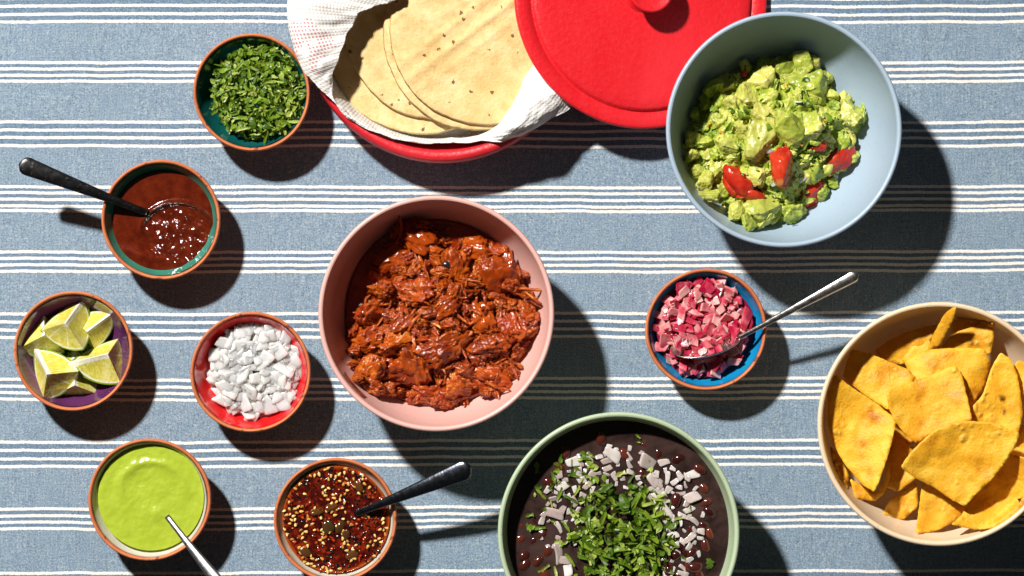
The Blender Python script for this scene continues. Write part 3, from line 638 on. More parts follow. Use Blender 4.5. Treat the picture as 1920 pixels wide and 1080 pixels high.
# ------------------------------------------------------------------ chili oil
r = np.random.RandomState(14)
xt = thing('sesame_chili_oil', b_chi.location, 'dark red chili oil crowded with sesame seeds and chili flakes', 'chili oil')
cc, me = disc((630, 974), 99.5, 0.0268, lambda px, py, X, Y: 0.0005 * fbm(np.stack([X * 70, Y * 70, X * 0], 1), 3) + 0.0006 * np.exp(-((np.hypot(X, Y) - 0.0404) / 0.0012) ** 2))
m = M('chili_oil', 0.08, 0.5); q = m.co(); n = m.noise(q, 120.0, 5.0, 0.7, 0.6); vv = m.vor(q, 300.0); sx = m.n('SeparateXYZ'); m.put(sx.inputs[0], q)
rad = m.math('SQRT', m.math('ADD', m.math('MULTIPLY', sx.outputs[0], sx.outputs[0]), m.math('MULTIPLY', sx.outputs[1], sx.outputs[1])))
col = m.ramp(n, [(0.33, (0.012, 0.002, 0.002)), (0.5, (0.06, 0.004, 0.002)), (0.62, (0.17, 0.014, 0.003)), (0.75, (0.30, 0.05, 0.006))])
col = m.mix(m.mr(rad, 0.0372, 0.0402, 0, 0.8), col, (0.55, 0.10, 0.008))
m.color(col); m.bump(n, 0.0012, 0.5); m.coat(0.6, 0.03)
obj('oil_surface', me, m.m, xt, loc=cc - b_chi.location)
zs = (cc - b_chi.location); cxy = (zs.x, zs.y); zz = zs.z
v, f = CS[4]; d = v / np.linalg.norm(v, axis=1)[:, None]; d = d * np.array([1, 1, 0.5]); d[:, 1] *= (1 - 0.38 * d[:, 0]); sv = d * np.array([0.00178, 0.00104, 0.0010])
sm = mesh('sesame_seed', sv, f); m = M('sesame', 0.3, 0.5); m.color(m.ramp(m.rand(), [(0.0, (0.45, 0.14, 0.015)), (0.35, (0.72, 0.40, 0.08)), (1.0, (0.84, 0.58, 0.20))])); m.sss(0.1); sm.materials.append(m.m)
placed = []
for i in range(150):
    for _ in range(20):
        a_ = r.uniform(0, 6.283); rr = 0.0392 * math.sqrt(r.uniform(0.0, 1.0)); x, y = rr * math.cos(a_), rr * math.sin(a_)
        cl = fbm(np.array([[x * 90, y * 90, 2.2]]), 2)[0]
        if cl > -0.02 and all((x - u) ** 2 + (y - w) ** 2 > 0.0024 ** 2 for u, w in placed): break
    placed.append((x, y)); o = obj('sesame_seed', sm, None, xt, loc=(x + cxy[0], y + cxy[1], zz + 0.0007 + 0.0005 * r.uniform()), scale=r.uniform(0.75, 1.0)); o.rotation_euler = (r.normal() * 0.25, r.normal() * 0.25, r.uniform(0, 6.283))
parts = []
for i in range(520):
    a_ = r.uniform(0, 6.283); rr = 0.0395 * math.sqrt(r.uniform()); s = r.uniform(0.35, 1.0); k = r.randint(len(LV))
    parts.append(((LV[k][0] * np.array([0.42, 0.9, 0.6]) * s) @ rotm(r, 0.3).T + np.array([rr * math.cos(a_) + cxy[0], rr * math.sin(a_) + cxy[1], zz + 0.0006]), LV[k][1], r.uniform()))
v, f, c = joined(parts); me = mesh('chili_flakes', v, f); set_tint(me, c)
m = M('chili_flake', 0.2, 0.5); m.color(m.ramp(m.tint(), [(0.0, (0.008, 0.006, 0.005)), (0.52, (0.012, 0.007, 0.006)), (0.56, (0.16, 0.008, 0.003)), (0.85, (0.36, 0.03, 0.006)), (1.0, (0.52, 0.09, 0.01))])); m.coat(0.5)
tag(obj('chili_flakes', me, m.m, xt), kind='stuff')
v, f = lump(6, 2.3, 0.08, 1.5, 0, 5); pm = mesh('pumpkin_seed', v * np.array([0.0052, 0.0030, 0.0016]), f); m = M('oily_seed', 0.14, 0.5); m.color(m.mix(m.rand(), (0.035, 0.022, 0.006), (0.10, 0.035, 0.008))); m.coat(0.6); pm.materials.append(m.m)
for (x, y, a_) in ((595, 959, 0.2), (622, 950, 0.35), (618, 985, 2.2), (638, 988, 1.1), (648, 1004, 1.2), (572, 1034, 2.6), (672, 912, 2.2), (612, 990, 1.8), (660, 1040, 0.4)):
    q = P(x, y, zz) - b_chi.location; obj('pumpkin_seed', pm, None, xt, loc=(q.x, q.y, zz + 0.0006), rot=(r.normal() * 0.2, r.normal() * 0.2, a_))

# ------------------------------------------------------------------ bean soup
r = np.random.RandomState(15)
bt = thing('black_bean_soup', green_b.location, 'dark black bean soup topped with diced onion and chopped cilantro', 'soup')
ZB = 0.0575; RB = (float(np.interp(ZB / 1.024, _bi[:, 1], _bi[:, 0])) + 0.0003) * 1.024
nr, na = 70, 200; a = np.arange(na) * 2 * np.pi / na; rr = np.linspace(0.004, 1, nr) * RB; X = np.outer(rr, np.cos(a)); Y = np.outer(rr, np.sin(a))
Z = ZB + (0.0007 * fbm(np.stack([X.ravel() * 60, Y.ravel() * 60, X.ravel() * 0 + 9], 1), 3).reshape(X.shape)) * np.clip((1 - (rr / RB)[:, None] ** 8), 0, 1)
v = np.concatenate([np.stack([X, Y, Z], 2).reshape(-1, 3), np.stack([X[-1] * 0.8, Y[-1] * 0.8, X[-1] * 0 + 0.03], 1)])
f = grid_faces(nr + 1, na, True); f.append(tuple(range(na))[::-1]); f.append(tuple(nr * na + j for j in range(na)))
m = M('bean_broth', 0.10, 0.5); q = m.co(); n = m.noise(q, 40.0, 4.0, 0.6, 0.5); m.color(m.mix(m.mr(n, 0.35, 0.7), (0.017, 0.009, 0.008), (0.066, 0.037, 0.032))); m.bump(m.noise(q, 160.0, 3.0), 0.0009, 0.5)
obj('broth', mesh('broth', v, f), m.m, bt)
def soup(px, py, z=ZB): q = P(px, py, z) - green_b.location; return q.x, q.y
m = M('bean_skin', 0.14, 0.5); n = m.noise(m.co(rnd=True), 90.0, 2.0); m.color(m.mix(m.math('MULTIPLY', m.rand(), m.mr(n, 0.3, 0.7, 0.5, 1.0)), (0.030, 0.006, 0.006), (0.15, 0.030, 0.015))); m.coat(0.5, 0.05)
bmv = []
for i in range(3):
    v, f = lump(6, 2.2, 0.05, 1.2, 0, 40 + i); v[:, 1] += 0.18 * v[:, 0] ** 2; q = mesh('bean', v * np.array([0.0058, 0.0038, 0.0036]), f); q.materials.append(m.m); bmv.append(q)
beans = [(1270, 862), (1318, 914), (1323, 942), (1322, 985), (1322, 1022), (1298, 1036), (1264, 1043), (1303, 1064), (1002, 977), (999, 1015), (986, 1040), (1008, 1052), (985, 1058), (1018, 1000), (1332, 960), (1290, 1060), (1028, 1030), (1210, 836), (1330, 1000), (1312, 880), (975, 1010), (1020, 1075), (1240, 1070), (1312, 1078), (1052, 880), (1030, 905), (1235, 850), (1060, 845)]
for k in range(14):
    a_ = r.uniform(0, 6.28); rr = 188 * math.sqrt(r.uniform(0.2, 1)); beans.append((1163 + rr * math.cos(a_), 995 + rr * math.sin(a_)))
for (x, y) in beans:
    X, Y = soup(x, y)
    if math.hypot(X, Y) > RB - 0.005: s_ = (RB - 0.005) / math.hypot(X, Y); X *= s_; Y *= s_
    obj('bean', bmv[r.randint(3)], None, bt, loc=(X, Y, ZB - 0.0022 + r.uniform(-0.0012, 0.0006)), rot=(r.normal() * 0.3, r.normal() * 0.2, r.uniform(0, 6.28)), scale=r.uniform(0.85, 1.2))
def layer_mesh(seed):
    r_ = np.random.RandomState(seed); V, F = CS[6]; k = 6.0; v = V / ((np.abs(V) ** k).sum(1) ** (1 / k))[:, None]
    L, Wd, T = r_.uniform(0.0075, 0.0125), r_.uniform(0.0040, 0.0062), r_.uniform(0.0016, 0.0022); v = v * np.array([L, Wd, T]) / 2
    v[:, 1] *= 1 + r_.uniform(-0.35, 0.35) * v[:, 0] / (L / 2); v[:, 0] += r_.uniform(-0.4, 0.4) * v[:, 1]
    v[:, 1] += r_.uniform(-1, 1) * 26 * v[:, 0] ** 2; v[:, 2] += r_.uniform(10, 45) * v[:, 1] ** 2 - r_.uniform(0, 16) * v[:, 0] ** 2
    q = mesh('onion_piece', v, F); q.materials.append(ONB); return q
DB = [layer_mesh(700 + i) for i in range(9)]
onp = [(1076, 866, 1.5), (1148, 852, 1.3), (1178, 857, .9), (1217, 868, 1.4), (1245, 866, 1.1), (1298, 890, 1.4), (1226, 900, 1.5), (1252, 896, 1.0), (1108, 892, 1.0), (1054, 912, 1.2), (1040, 962, 1.3), (1076, 940, 1.2), (1234, 920, 1.1), (1246, 962, 1.6), (1298, 932, 1.2), (1292, 955, 1.1), (1262, 1003, 1.2), (1292, 1010, 1.1), (1048, 1038, 1.3), (1058, 1050, 1.0), (1065, 1066, 1.3), (1254, 1072, 1.6), (1130, 1070, 1.2), (1210, 1062, 1.1), (1140, 878, 1.0), (1182, 885, .9)]
for k in range(600):
    a_ = r.uniform(-0.7, 3.5); rr = r.uniform(70, 162); x, y = 1165 + rr * math.cos(a_) * 0.97, 985 - rr * math.sin(a_) * 0.92
    if len(onp) < 150 and all((x - q[0]) ** 2 + (y - q[1]) ** 2 > 11.5 ** 2 for q in onp): onp.append((x, y, r.uniform(0.4, 0.9)))
for (x, y, s_) in onp:
    X, Y = soup(x, y); o = obj('onion_piece', DB[r.randint(9)], None, bt, loc=(X, Y, ZB + 0.0002 + r.uniform(-0.0007, 0.0008)), scale=s_ * r.uniform(0.8, 1.1), rot=(r.normal() * 0.22, r.normal() * 0.22, r.uniform(0, 6.28)))
cx, cy = soup(1166, 1003)
leaf_heap(bt, 0.082, lambda X, Y: ZB + 0.0005 + 0.007 * np.clip(1 - ((X - cx) ** 2 + (Y - cy) ** 2 * 0.8) / 0.036 ** 2, 0, 1), (cx, cy), 0.040, 175, 40, r, gauss=0.45, sink=0.6, tilt=0.5, sr=(0.9, 2.1))
for k in range(95):
    a_ = r.uniform(0, 6.28); rr = r.uniform(70, 185) if k > 34 else 0
    x, y = (1163 + rr * math.cos(a_), 990 + rr * math.sin(a_)) if rr else (1070 + r.normal() * 38, 900 + r.normal() * 42)
    X, Y = soup(x, y)
    if math.hypot(X, Y) < RB - 0.004: obj('cilantro_shred', LM[r.randint(len(LM))], None, bt, loc=(X, Y, ZB + 0.0016), scale=r.uniform(0.5, 1.5), rot=(r.normal() * 0.2, r.normal() * 0.2, r.uniform(0, 6.28)))

# ------------------------------------------------------------------ heaps in the big bowls
def heap_field(outline, bowl, ztop, fall, extra):
    poly = np.array(outline, float)
    def zf(px, py):
        pts = np.stack([px, py], 1); d = poly_dist(pts, poly); ins = poly_inside(pts, poly); d = np.where(ins, d, -d)
        bl = bowl.location; X = (px - 960) * S * 0.983 - bl.x; Y = (540 - py) * S * 0.983 - bl.y
        zb = zin_big(np.hypot(X, Y)); up = 1 - np.exp(-np.maximum(d, 0) / fall)
        z = zb + (np.maximum(ztop - zb, 0.004)) * up + extra(px, py) * np.clip(d / 30, 0, 1)
        return z, d
    return zf
def heap_mesh(name, zf, box, res, disp, sink=0.003):
    xs = np.arange(box[0], box[2] + res, res); ys = np.arange(box[1], box[3] + res, res); PX, PY = np.meshgrid(xs, ys, indexing='xy')
    z, d = zf(PX.ravel(), PY.ravel()); z0 = z; z = z - sink + disp(PX.ravel(), PY.ravel(), d) * np.clip(d / 14 + 0.1, 0.1, 1); z = np.where(d < 22, np.maximum(z, z0 - 0.0022), z)
    fz = (H - z) / H * S; v = np.stack([(PX.ravel() - 960) * fz, (540 - PY.ravel()) * fz, z], 1)
    nx = len(xs); keep = (d > -9).reshape(PX.shape); f = []
    for i in range(len(ys) - 1):
        for j in range(nx - 1):
            if keep[i, j] and keep[i + 1, j] and keep[i, j + 1] and keep[i + 1, j + 1]: f.append((i * nx + j, (i + 1) * nx + j, (i + 1) * nx + j + 1, i * nx + j + 1))
    used = np.zeros(len(v), bool); used[np.array(f).ravel()] = True; idx = np.cumsum(used) - 1
    return v[used], [tuple(idx[q] for q in g) for g in f]
def sample_poly(poly, n, r, mind):
    poly = np.array(poly, float); lo, hi = poly.min(0), poly.max(0); out = []; tries = 0
    while len(out) < n and tries < 60000:
        tries += 1; p = r.uniform(lo, hi)
        if poly_inside(p[None], poly)[0] and all((p[0] - q[0]) ** 2 + (p[1] - q[1]) ** 2 > mind ** 2 for q in out): out.append(p)
    return np.array(out)

def inside_bowl(loc, rho):
    loc = Vector(loc); r0 = math.hypot(loc.x, loc.y)
    for _ in range(40):
        r1 = math.hypot(loc.x, loc.y)
        if float(zin_big(r1 + 0.85 * rho)) < loc.z - 0.12 * rho and float(zin_big(r1)) < loc.z - 0.5 * rho: break
        k = max(0.0, (r1 - 0.0006) / max(r1, 1e-6)); loc.x *= k; loc.y *= k; loc.z += 0.0004
    return loc
# guacamole
def guac_mat(name, kind):
    m = M(name, 0.24, 0.5); c = m.co(rnd=True); n = m.noise(c, 70.0, 4.0, 0.6); n2 = m.noise(c, 420.0, 4.0, 0.7); n3 = m.noise(c, 28.0, 2.0); rd = m.rand()
    col = m.ramp(n, [(0.30, (0.12, 0.20, 0.012)), (0.44, (0.28, 0.36, 0.030)), (0.57, (0.44, 0.49, 0.075)), (0.72, (0.62, 0.60, 0.19))])
    if kind: col = m.mix(m.mr(m.math('ADD', m.math('MULTIPLY', rd, 0.6), m.math('MULTIPLY', n3, 0.6)), 0.45, 0.9, 0.0, 0.7), col, (0.58, 0.53, 0.14))
    col = m.mix(m.mr(n2, 0.62, 0.74, 0, 0.5), col, (0.13, 0.20, 0.015))
    m.color(col); m.bump(n2, 0.0010, 0.45); m.bump(m.noise(c, 170.0, 3.0, 0.6), 0.0030, 0.5); m.rough(m.mr(n2, 0.35, 0.65, 0.18, 0.42)); m.sss(0.06, (0.003, 0.003, 0.001)); return m.m
r = np.random.RandomState(16)
GO = [(1283, 275), (1296, 220), (1330, 160), (1375, 132), (1410, 118), (1480, 120), (1505, 100), (1542, 128), (1562, 165), (1592, 184), (1624, 200), (1622, 240), (1603, 262), (1600, 300), (1560, 345), (1530, 372), (1500, 395), (1490, 420), (1440, 415), (1408, 434), (1370, 405), (1345, 372), (1318, 376), (1298, 335), (1288, 300)]
gt = thing('guacamole', blue_b.location, 'chunky guacamole of avocado, tomato and herbs heaped in the pale blue bowl', 'guacamole')
zf = heap_field(GO, blue_b, 0.050, 42.0, lambda x, y: 0.006 * fbm(np.stack([x / 60, y / 60, x * 0 + 3], 1), 2))
GB = blue_b.location
def gdisp(x, y, d):
    p = np.stack([x / 26, y / 26, x * 0], 1); return 0.0060 * fbm(p, 4, 0.55) + 0.0012 * ridged(p * 2.4, 3)
v, f = heap_mesh('mash', zf, (1270, 90, 1640, 445), 1.9, gdisp, 0.0005)
obj('mash', mesh('mash', v - np.array(GB), f), guac_mat('avocado_mash', 0), gt)
GM = guac_mat('avocado', 1); av = []
for i in range(8):
    v, f = lump(24, 7.0, 0.20, 1.5, 8, 60 + i, (1.0, r.uniform(0.7, 0.95), r.uniform(0.55, 0.8)), 0.72); v = v * (0.94 + 0.075 * ridged(v * 2.2 + i, 5))[:, None]
    q = mesh('avocado_chunk', v * 20 * S, f); q.materials.append(GM); av.append(q)
pts = sample_poly(GO, 80, r, 27)
spec = [(1430, 155, 34), (1525, 165, 40), (1435, 220, 32), (1480, 250, 34), (1425, 268, 32), (1590, 215, 32), (1322, 312, 19), (1362, 268, 24), (1520, 240, 32), (1415, 405, 36), (1478, 395, 24), (1400, 185, 26), (1350, 225, 26), (1570, 255, 24), (1480, 130, 26), (1585, 265, 22), (1520, 318, 27), (1405, 330, 28), (1508, 118, 20)]
allp = [(x, y, s_ * 1.08, 1) for x, y, s_ in spec] + [(x, y, r.uniform(14, 25), 0) for x, y in pts]
for x, y, s_, hi in allp:
    z, d = zf(np.array([x]), np.array([y])); z = float(z[0]) + (0.0005 if hi else -0.0012) + r.uniform(-0.001, 0.0015) + 0.008 * max(0.0, 1 - float(d[0]) / 26)
    o = obj('avocado_chunk', av[r.randint(8)], None, gt, loc=inside_bowl(P(x, y, z) - GB, s_ * S), scale=s_ / 20 * r.uniform(0.85, 1.05)); o.rotation_euler = Matrix(rotm(r, 0.45).tolist()).to_euler()
v, f = lump(10, 3.0, 0.55, 1.6, 3, 71); parts = []
for x, y in sample_poly(GO, 130, r, 10):
    z, d = zf(np.array([x]), np.array([y])); s_ = r.uniform(4, 11) * S; q = P(x, y, float(z[0]) + r.uniform(0, 0.003)) - GB
    parts.append(((v * s_ * np.array([1, r.uniform(0.5, 1), 0.6])) @ rotm(r, 0.5).T + np.array(q), f, r.uniform()))
v, f, c = joined(parts); tag(obj('mash_bits', mesh('mash_bits', v, f), guac_mat('avocado_bits', 0), gt), kind='stuff')
m = M('tomato', 0.2, 0.5); n = m.noise(m.co(rnd=True), 120.0, 3.0); n2 = m.noise(m.co(rnd=True), 60.0, 2.0)
m.color(m.mix(m.mr(n2, 0.61, 0.68), m.mix(m.mr(n, 0.35, 0.65), (0.36, 0.010, 0.006), (0.55, 0.045, 0.015)), (0.52, 0.42, 0.09))); m.sss(0.1, (0.005, 0.001, 0.001)); m.bump(n, 0.003, 0.6); TOM = m.m
tv = []
for i in range(4):
    v, f = lump(16, 2.3, 0.12, 1.6, 2, 80 + i, (1, 0.66, 0.55), 0.55); q = mesh('tomato_piece', v * 20 * S, f); q.materials.append(TOM); tv.append(q)
for x, y, s_, sx, a_, dz, k in ((1467, 312, 44, 0.75, 1.75, 0.007, 0), (1580, 312, 46, 0.8, 0.85, 0.003, 1), (1525, 366, 29, 1.5, 0.1, 0.004, 2), (1385, 335, 36, 0.9, 2.2, 0.0055, 3), (1405, 362, 36, 0.6, 3.0, 0.003, 0), (1535, 277, 18, 0.9, 0.6, 0.005, 1), (1398, 132, 15, 0.8, 1.2, 0.006, 2), (1372, 345, 24, 0.9, 2.0, 0.004, 2)):
    z, d = zf(np.array([float(x)]), np.array([float(y)])); o = obj('tomato_piece', tv[k], None, gt, loc=inside_bowl(P(x, y, float(z[0]) + dz) - GB, s_ * S * 0.9), scale=(s_ / 20, s_ / 20 * sx, s_ / 20 * 0.9), rot=(0.25, 0.1, a_))
v, f = CS[4]; d = v / np.linalg.norm(v, axis=1)[:, None]; sd = mesh('tomato_seed', d * np.array([0.0015, 0.0011, 0.0007]), f); m = M('tomato_seed', 0.25); m.color((0.75, 0.30, 0.04)); sd.materials.append(m.m)
for x, y in sample_poly(GO, 22, r, 22):
    z, d = zf(np.array([x]), np.array([y])); obj('tomato_seed', sd, None, gt, loc=P(x, y, float(z[0]) + 0.0055) - GB, rot=(r.normal() * 0.3, r.normal() * 0.3, r.uniform(0, 6)))
DG = dice_set(ON, 0.007, 180)
for x, y in sample_poly(GO, 12, r, 40):
    z, d = zf(np.array([x]), np.array([y])); o = obj('onion_piece', DG[r.randint(9)], None, gt, loc=P(x, y, float(z[0]) + 0.004) - GB, scale=r.uniform(0.5, 0.95)); o.rotation_euler = Matrix(rotm(r, 0.5).tolist()).to_euler()
DL = leaf_mat('guacamole_herb')
LM2 = [mesh('leaf_shred', v, f, False) for v, f in LV]
for q in LM2: q.materials.append(DL)
for x, y in sample_poly(GO, 110, r, 12):
    z, d = zf(np.array([x]), np.array([y])); o = obj('cilantro_shred', LM2[r.randint(10)], None, gt, loc=P(x, y, float(z[0]) + r.uniform(0.005, 0.009)) - GB, scale=r.uniform(0.5, 1.1)); o.rotation_euler = Matrix(rotm(r, 0.4).tolist()).to_euler()

# meat stew
r = np.random.RandomState(17)
SO = [(643, 640), (655, 590), (668, 545), (690, 500), (712, 460), (740, 415), (785, 402), (830, 420), (880, 435), (925, 445), (960, 475), (990, 510), (1000, 545), (1022, 585), (1000, 635), (985, 680), (960, 725), (930, 748), (890, 752), (860, 770), (810, 772), (770, 755), (720, 745), (680, 735), (655, 705), (650, 670)]
st = thing('meat_stew', pink_b.location, 'shredded meat stew in glossy brick red sauce heaped in the pink bowl', 'stew')
PB = pink_b.location
zf = heap_field(SO, pink_b, 0.054, 50.0, lambda x, y: 0.007 * fbm(np.stack([x / 62, y / 62, x * 0 + 8], 1), 2))
def stew_mat(name, fib, obj_rand=True):
    m = M(name, 0.16, 0.4); c = m.co(rnd=obj_rand); n = m.noise(c, 85.0, 4.0, 0.65); n2 = m.noise(c, 520.0, 4.0, 0.7); n3 = m.noise(c, 24.0, 2.0)
    cf = m.co(rnd=obj_rand, scale=(1, fib, fib)) ; nf = m.noise(cf, 95.0, 3.0, 0.6, 0.7)
    col = m.ramp(m.math('ADD', m.math('MULTIPLY', n, 0.6), m.math('MULTIPLY', nf, 0.4)), [(0.30, (0.050, 0.004, 0.002)), (0.42, (0.19, 0.021, 0.003)), (0.54, (0.41, 0.072, 0.006)), (0.70, (0.64, 0.235, 0.026))])
    col = m.mix(m.mr(n3, 0.52, 0.72, 0, 0.5), col, (0.13, 0.011, 0.003)); 
    if obj_rand: col = m.mix(m.mr(m.rand(), 0.72, 0.80, 0.0, 0.5), col, (0.32, 0.035, 0.006))
    m.color(col); m.bump(n2, 0.0012, 0.5); m.bump(nf, 0.0030, 0.6); m.rough(m.mr(n2, 0.3, 0.7, 0.06, 0.24)); m.coat(0.12, 0.06); return m.m
def sdisp(x, y, d):
    p = np.stack([x / 30, y / 30, x * 0 + 1], 1); 
    w = np.stack([x + 14 * fbm(p * 0.8, 2), y + 14 * fbm(p * 0.8 + 7, 2), x * 0], 1); a = 2.2 * fbm(p * 0.35 + 3, 1); c_, s_ = np.cos(a), np.sin(a)
    q = np.stack([(w[:, 0] * c_ - w[:, 1] * s_) / 34, (w[:, 0] * s_ + w[:, 1] * c_) / 7.5, a], 1)
    return 0.0062 * fbm(p, 4, 0.55) + 0.0016 * ridged(q, 3)
v, f = heap_mesh('stew_base', zf, (630, 390, 1035, 785), 1.6, sdisp, 0.0052); obj('shredded_meat', mesh('shredded_meat', v - np.array(PB), f), stew_mat('stew_base', 3.0, False), st)
m = M('stew_sauce', 0.07, 0.5); n = m.noise(m.co(), 60.0, 3.0); m.color(m.mix(m.mr(n, 0.35, 0.7), (0.15, 0.012, 0.002), (0.30, 0.036, 0.003))); m.coat(0.6, 0.03); m.bump(m.noise(m.co(), 160.0, 2.0), 0.0006, 0.3)
zp = 0.0338; rp = float(np.interp(zp, _bi[:, 1], _bi[:, 0])) + 0.0006
v, f = lathe(np.array([(0.003, zp - 0.001), (rp * 0.6, zp - 0.0008), (rp * 0.97, zp - 0.0003), (rp, zp), (rp * 0.9, zp - 0.006)]), 128); a = np.arctan2(v[:, 1], v[:, 0])
v[:, :2] *= (1 - 0.02 + 0.02 * np.sin(3 * a + 2))[:, None] ; obj('sauce_pool', mesh('sauce_pool', v, f), m.m, st)
SM = stew_mat('stewed_meat', 4.0); mv = []
for i in range(12):
    s1 = (1.0, r.uniform(0.5, 0.85), r.uniform(0.4, 0.6)); v, f = lump(24, 3.0, 0.48, 1.7, 3, 200 + i, s1, 0.75)
    v = v * (0.9 + 0.13 * ridged((v + 0.25 * np.stack([fbm(v * 1.5 + 5, 2)] * 3, 1)) * np.array([1.1, 5.5, 5.5]) + i, 4))[:, None]; q = mesh('meat_chunk', v * 20 * S, f); q.materials.append(SM); mv.append(q)
PEP = M('stewed_pepper', 0.12, 0.5); n = PEP.noise(PEP.co(rnd=True), 55.0, 3.0); PEP.color(PEP.mix(PEP.mr(n, 0.3, 0.7), (0.17, 0.015, 0.002), (0.40, 0.068, 0.005))); PEP.bump(PEP.noise(PEP.co(rnd=True), 300.0, 3.0), 0.0016, 0.6); PEP.bump(PEP.noise(PEP.co(rnd=True), 110.0, 3.0), 0.003, 0.5); pv = []
for i in range(4):
    v, f = lump(24, 4.0, 0.36, 1.9, 5, 230 + i, (1, 0.6, 0.42), 0.75); q = mesh('pepper_piece', v * 20 * S, f); q.materials.append(PEP.m); pv.append(q)
def put_stew(name, ms, x, y, s_, dz, a_=None, tilt=0.4):
    z, d = zf(np.array([float(x)]), np.array([float(y)])); o = obj(name, ms[r.randint(len(ms))], None, st, loc=inside_bowl(P(x, y, float(z[0]) + dz) - PB, s_ * S), scale=s_ / 20)
    o.rotation_euler = Matrix(rotm(r, tilt).tolist()).to_euler() if a_ is None else (r.normal() * 0.3, r.normal() * 0.3, a_)
for x, y, s_, a_ in ((775, 438, 42, -0.6), (738, 482, 38, 0.3), (935, 520, 52, 1.75), (905, 600, 34, -1.0), (695, 520, 28, 1.2), (890, 465, 34, 0.1), (760, 600, 28, 0.8), (840, 575, 26, 0.9)): put_stew('pepper_piece', pv, x, y, s_, 0.001, a_)
for x, y, s_ in ((800, 470, 34), (690, 640, 40), (720, 700, 44), (700, 590, 34), (780, 545, 38), (960, 600, 38), (985, 590, 26), (930, 720, 36), (810, 740, 34), (880, 700, 40), (830, 650, 44), (770, 680, 40), (850, 510, 36), (910, 650, 38), (960, 540, 32), (745, 640, 34), (870, 735, 34), (930, 480, 30), (720, 550, 32), (680, 710, 30)): put_stew('meat_chunk', mv, x, y, s_, 0.0)
for x, y in sample_poly(SO, 150, r, 17): put_stew('meat_chunk', mv, x, y, r.uniform(10, 22), r.uniform(-0.002, 0.0015), tilt=0.6)
def shred(seed):
    r_ = np.random.RandomState(seed); n, k = 14, 6; V = []; ph = r_.uniform(0, 6, 3); L = 1.0
    for i in range(n):
        s = i / (n - 1); x = (s - 0.5) * 2; y = 0.32 * math.sin(2.2 * s + ph[0]) + 0.10 * math.sin(6 * s + ph[1]); z = 0.22 * math.sin(3.0 * s + ph[2]); w = 0.135 * (math.sin(math.pi * (0.08 + 0.84 * s)) ** 0.6) * r_.uniform(0.75, 1.25)
        for j in range(k):
            t = 2 * math.pi * j / k; V.append((x, y + w * 1.25 * math.cos(t), z + w * 0.8 * math.sin(t)))
    f = grid_faces(n, k, True); f.append(tuple(range(k))[::-1]); f.append(tuple((n - 1) * k + j for j in range(k)))
    q = mesh('meat_shred', np.array(V) * 20 * S, f); q.materials.append(SM); return q
shv = [shred(300 + i) for i in range(10)]
for x, y in sample_poly(SO, 62, r, 26):
    a_ = r.uniform(0, 3.14); k_ = r.randint(3, 6)
    for j in range(k_):
        o_ = (j - k_ / 2) * r.uniform(3.5, 5.5); put_stew('meat_shred', shv, x - math.sin(a_) * o_ + r.normal() * 3, y - math.cos(a_) * o_ + r.normal() * 3, r.uniform(12, 26), r.uniform(0.001, 0.0045), a_ + r.normal() * 0.25)
v, f = lump(6, 2.2, 0.12, 1.6, 1, 250); q = mesh('charred_chili', v * np.array([0.0040, 0.0034, 0.0020]), f); m = M('charred', 0.2); m.color((0.012, 0.010, 0.009)); m.coat(0.6); q.materials.append(m.m)
z, d = zf(np.array([838.0]), np.array([498.0])); obj('charred_chili', q, None, st, loc=P(838, 498, float(z[0]) + 0.0075) - PB)

